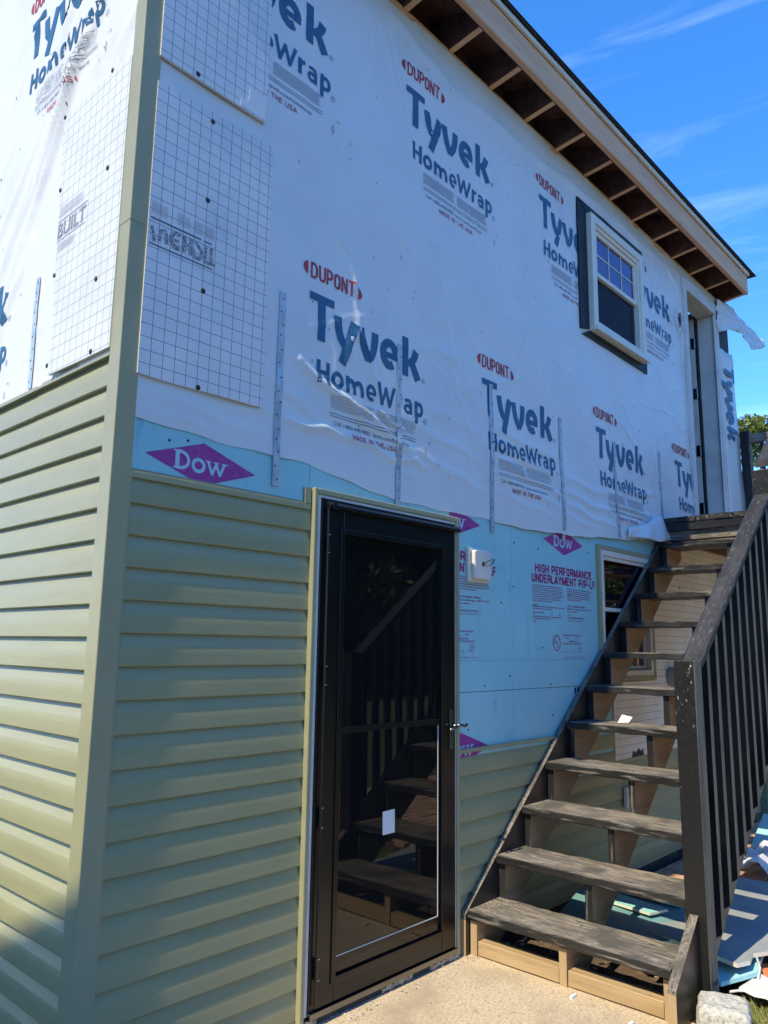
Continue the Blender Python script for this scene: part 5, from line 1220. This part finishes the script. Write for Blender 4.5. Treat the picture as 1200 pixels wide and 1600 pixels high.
# grass tuft and lawn blades near the right corner
def blades(n, x0, x1, y0, y1, z, h, seed, name, label, mat='gblade'):
    r = np.random.RandomState(seed); m = MB()
    for i in range(n):
        x, y = r.uniform(x0, x1), r.uniform(y0, y1); a = r.uniform(0, 2*PI); hh = h*r.uniform(.4, 1); b = .35*hh
        dx, dy = math.cos(a), math.sin(a); w = .0022
        m.add([(x-dy*w, y+dx*w, z), (x+dy*w, y-dx*w, z), (x+dx*b*.4+dy*w*.7, y+dy*b*.4-dx*w*.7, z+hh*.6), (x+dx*b, y+dy*b, z+hh)], [(0, 1, 2), (0, 2, 3)])
    o = m.build(name, mat, recalc=False); tag(o, label, 'grass', kind='stuff')
blades(5200, 2.14, 2.62, -1.85, -1.17, -.055, .085, 1, 'grass', 'short yellow-green grass between the granite block and the orange slab')
blades(9000, 2.1, 3.4, -3.4, -1.45, -.075, .07, 2, 'grass', 'lawn grass beyond the stairs')

# ================================================================== vegetation and neighbours
def leaves(blobs, n, size, mats, name, parent, seed=0, squash=1.0):
    r = np.random.RandomState(seed); w = np.array([b[1]**2 for b in blobs]); w = w/w.sum()
    idx = r.choice(len(blobs), n, p=w); C = np.array([b[0] for b in blobs])[idx]; R = np.array([b[1] for b in blobs])[idx]
    d = r.normal(size=(n, 3)); d /= np.linalg.norm(d, axis=1)[:, None]; rad = R*(1-.55*r.rand(n)**2.2)
    P = C+d*rad[:, None]*np.array([1, 1, squash])
    a = r.normal(size=(n, 3)); a /= np.linalg.norm(a, axis=1)[:, None]; b = np.cross(a, r.normal(size=(n, 3))); b /= np.linalg.norm(b, axis=1)[:, None]
    s = size*(.5+r.rand(n))[:, None]
    V = np.stack([P-a*s, P-b*s*.45, P+a*s, P+b*s*.45], 1).reshape(-1, 3)
    o_ = org(parent); V = V-np.array([o_.x, o_.y, o_.z])
    me = bpy.data.meshes.new(name); me.from_pydata(V.tolist(), [], np.arange(4*n).reshape(n, 4).tolist())
    for q in mats: me.materials.append(mt[q])
    me.polygons.foreach_set('material_index', r.choice(len(mats), n, p=[.5, .25, .25][:len(mats)] if len(mats) == 3 else None))
    o = bpy.data.objects.new(name, me); COL.objects.link(o); o.parent = parent; return o
def tree(x, y, h, rad, n, label, seed, mats=('leaf', 'leafl', 'leafd'), size=.09, group=None, cat='tree', name='tree'):
    t = empty(name, (x, y, -.09), label, cat, group); r = random.Random(seed)
    m = MB(); m.tube([(x, y, -.1), (x+.05, y, h*.35), (x-.03, y+.04, h*.6), (x, y, h*.85)], [rad*.10, rad*.08, rad*.05, rad*.02], 8)
    for k in range(6):
        a = k*1.1; m.tube([(x, y, h*(.35+.07*k)), (x+math.cos(a)*rad*.4, y+math.sin(a)*rad*.4, h*(.5+.06*k)), (x+math.cos(a)*rad*.7, y+math.sin(a)*rad*.7, h*(.58+.06*k))], [rad*.04, rad*.03, rad*.01], 6)
    m.build('trunk', 'bark', t)
    bl = [((x, y, h-rad*.7), rad*.62)]
    for k in range(16):
        a = r.uniform(0, 2*PI); q = r.uniform(.3, .75)*rad; z = h-rad*.55+r.uniform(-.85, .45)*rad; bl.append(((x+math.cos(a)*q, y+math.sin(a)*q, z), rad*r.uniform(.25, .42)))
    leaves(bl, n, size, mats, 'crown', t, seed); return t
# the pale tree top seen past the corner of the house
tree(12.9, 1.83, 5.62, .52, 2600, 'light green leafy tree rising behind the landing post', 3, mats=('leafl', 'leafl', 'leaf'), size=.045)
# hedge across the right side, one shrub after another
for i, y in enumerate((-3.6, -2.2, -.9, .4, 1.6, 2.9)):
    x = 10.6+.3*math.sin(i*2); h = empty('hedge_shrub', (x, y, -.09), ['tall dark hedge shrub standing farthest toward the lawn', 'tall hedge shrub second from the lawn end', 'tall hedge shrub seen through the balusters of the landing', 'yellow-green hedge shrub behind the landing rail', 'hedge shrub just behind the house corner', 'hedge shrub farthest behind the house'][i], 'shrub', 'hedge shrubs beyond the house')
    r = random.Random(i); bl = [((x+r.uniform(-.3, .3), y+r.uniform(-.6, .6), zz_+r.uniform(-.2, .2)), r.uniform(.45, .7)) for zz_ in (.4, .9, 1.4, 1.9, 2.4, 2.9, 3.3, 3.65) for _ in range(3)]
    MB().tube([(x, y, -.1), (x, y, 3.4)], [.06, .02], 7).build('stem', 'bark', h)
    leaves(bl, 9000, .045, ('leaf', 'leafl', 'leafd'), 'foliage', h, i)
    c_ = MB(); 
# trees across the yard (what the door glass mirrors)
for i, (x, y, h, rd) in enumerate([(5.5, -18, 7.5, 3.2), (10.5, -17, 8.0, 3.5), (16, -17.5, 8.5, 3.6), (21.5, -16, 8.5, 3.6), (27, -14, 8.0, 3.5), (30, -8, 7.5, 3.4), (13, -22, 9, 3.8), (19, -22, 9, 3.8)]):
    tree(x, y, h+1.6, rd*1.12, 10000, 'broad dark tree across the yard, out of the picture, '+['nearest the path', 'by the lawn middle', 'right of the lawn middle', 'facing the hedge', 'near the hedge end', 'closest to the hedge', 'in the second row at left', 'in the second row at right'][i], 50+i, mats=('leafd', 'leafd', 'leaf'), size=.24, group='trees across the yard')
for i in range(9):
    x = 2+i*3.2; y = -14.5+.5*math.sin(i); h = empty('boundary_shrub', (x, y, -.09), 'dark boundary shrub out of the picture across the yard, '+['first', 'second', 'third', 'fourth', 'fifth', 'sixth', 'seventh', 'eighth', 'ninth'][i]+' counting from the path', 'shrub', 'shrubs across the yard')
    r = random.Random(90+i); bl = [((x+r.uniform(-1.0, 1.0), y+r.uniform(-.4, .4), zz_*1.25), 1.15) for zz_ in (.3, .9, 1.5, 2.1, 2.6) for _ in range(2)]
    leaves(bl, 3000, .14, ('leafd', 'leafd', 'leaf'), 'foliage', h, 90+i)

for i in range(9):
    x = 3+i*3.4; y = -21+.6*math.sin(i*2); h = empty('cypress_tree', (x, y, -.09), 'dense dark cypress out of the picture behind the yard, '+['first', 'second', 'third', 'fourth', 'fifth', 'sixth', 'seventh', 'eighth', 'ninth'][i]+' from the path', 'tree', 'cypresses behind the yard')
    MB().tube([(x, y, -.1), (x, y, 8.5)], [.2, .04], 7).build('trunk', 'bark', h)
    leaves([((x, y, zz_), 2.0-.10*zz_) for zz_ in (1, 2.4, 3.8, 5.2, 6.6, 8.0, 9.2)], 9000, .30, ('leafd', 'leafd', 'leafd'), 'foliage', h, 200+i)

# neighbouring house to the left: its gable shades the foot of the side wall
nb = empty('neighbour_house', (-6.5, -2.5, -.09), 'neighbouring pale gabled house out of the picture to the left', 'house')
gz = lambda y: 8.58-.5*abs(y+2.5)
MB().prism([(-8.4, -.1), (3.4, -.1), (3.4, gz(3.4)-.1), (-2.5, 8.4), (-8.4, gz(-8.4)-.1)], 0, -13, -5.2).build('wall', 'whitepaint', nb)
MB().prism([(-9.0, gz(-9)-.1), (-2.5, 8.4), (4.0, gz(4)-.1), (4.0, gz(4)), (-2.5, 8.5), (-9.0, gz(-9))], 0, -13.3, -5.0).build('roof', 'shingle', nb)
for (y, z) in ((-5.5, 3.6), (-2.5, 3.6), (.5, 3.6), (-5.5, 1.0), (.5, 1.0)):
    o = MB().box(-5.205, -5.15, y-.5, y+.5, z, z+1.3).build('window', 'white', nb); MB().box(-5.1495, -5.145, y-.42, y+.42, z+.08, z+1.22).build('pane', 'hole', o)
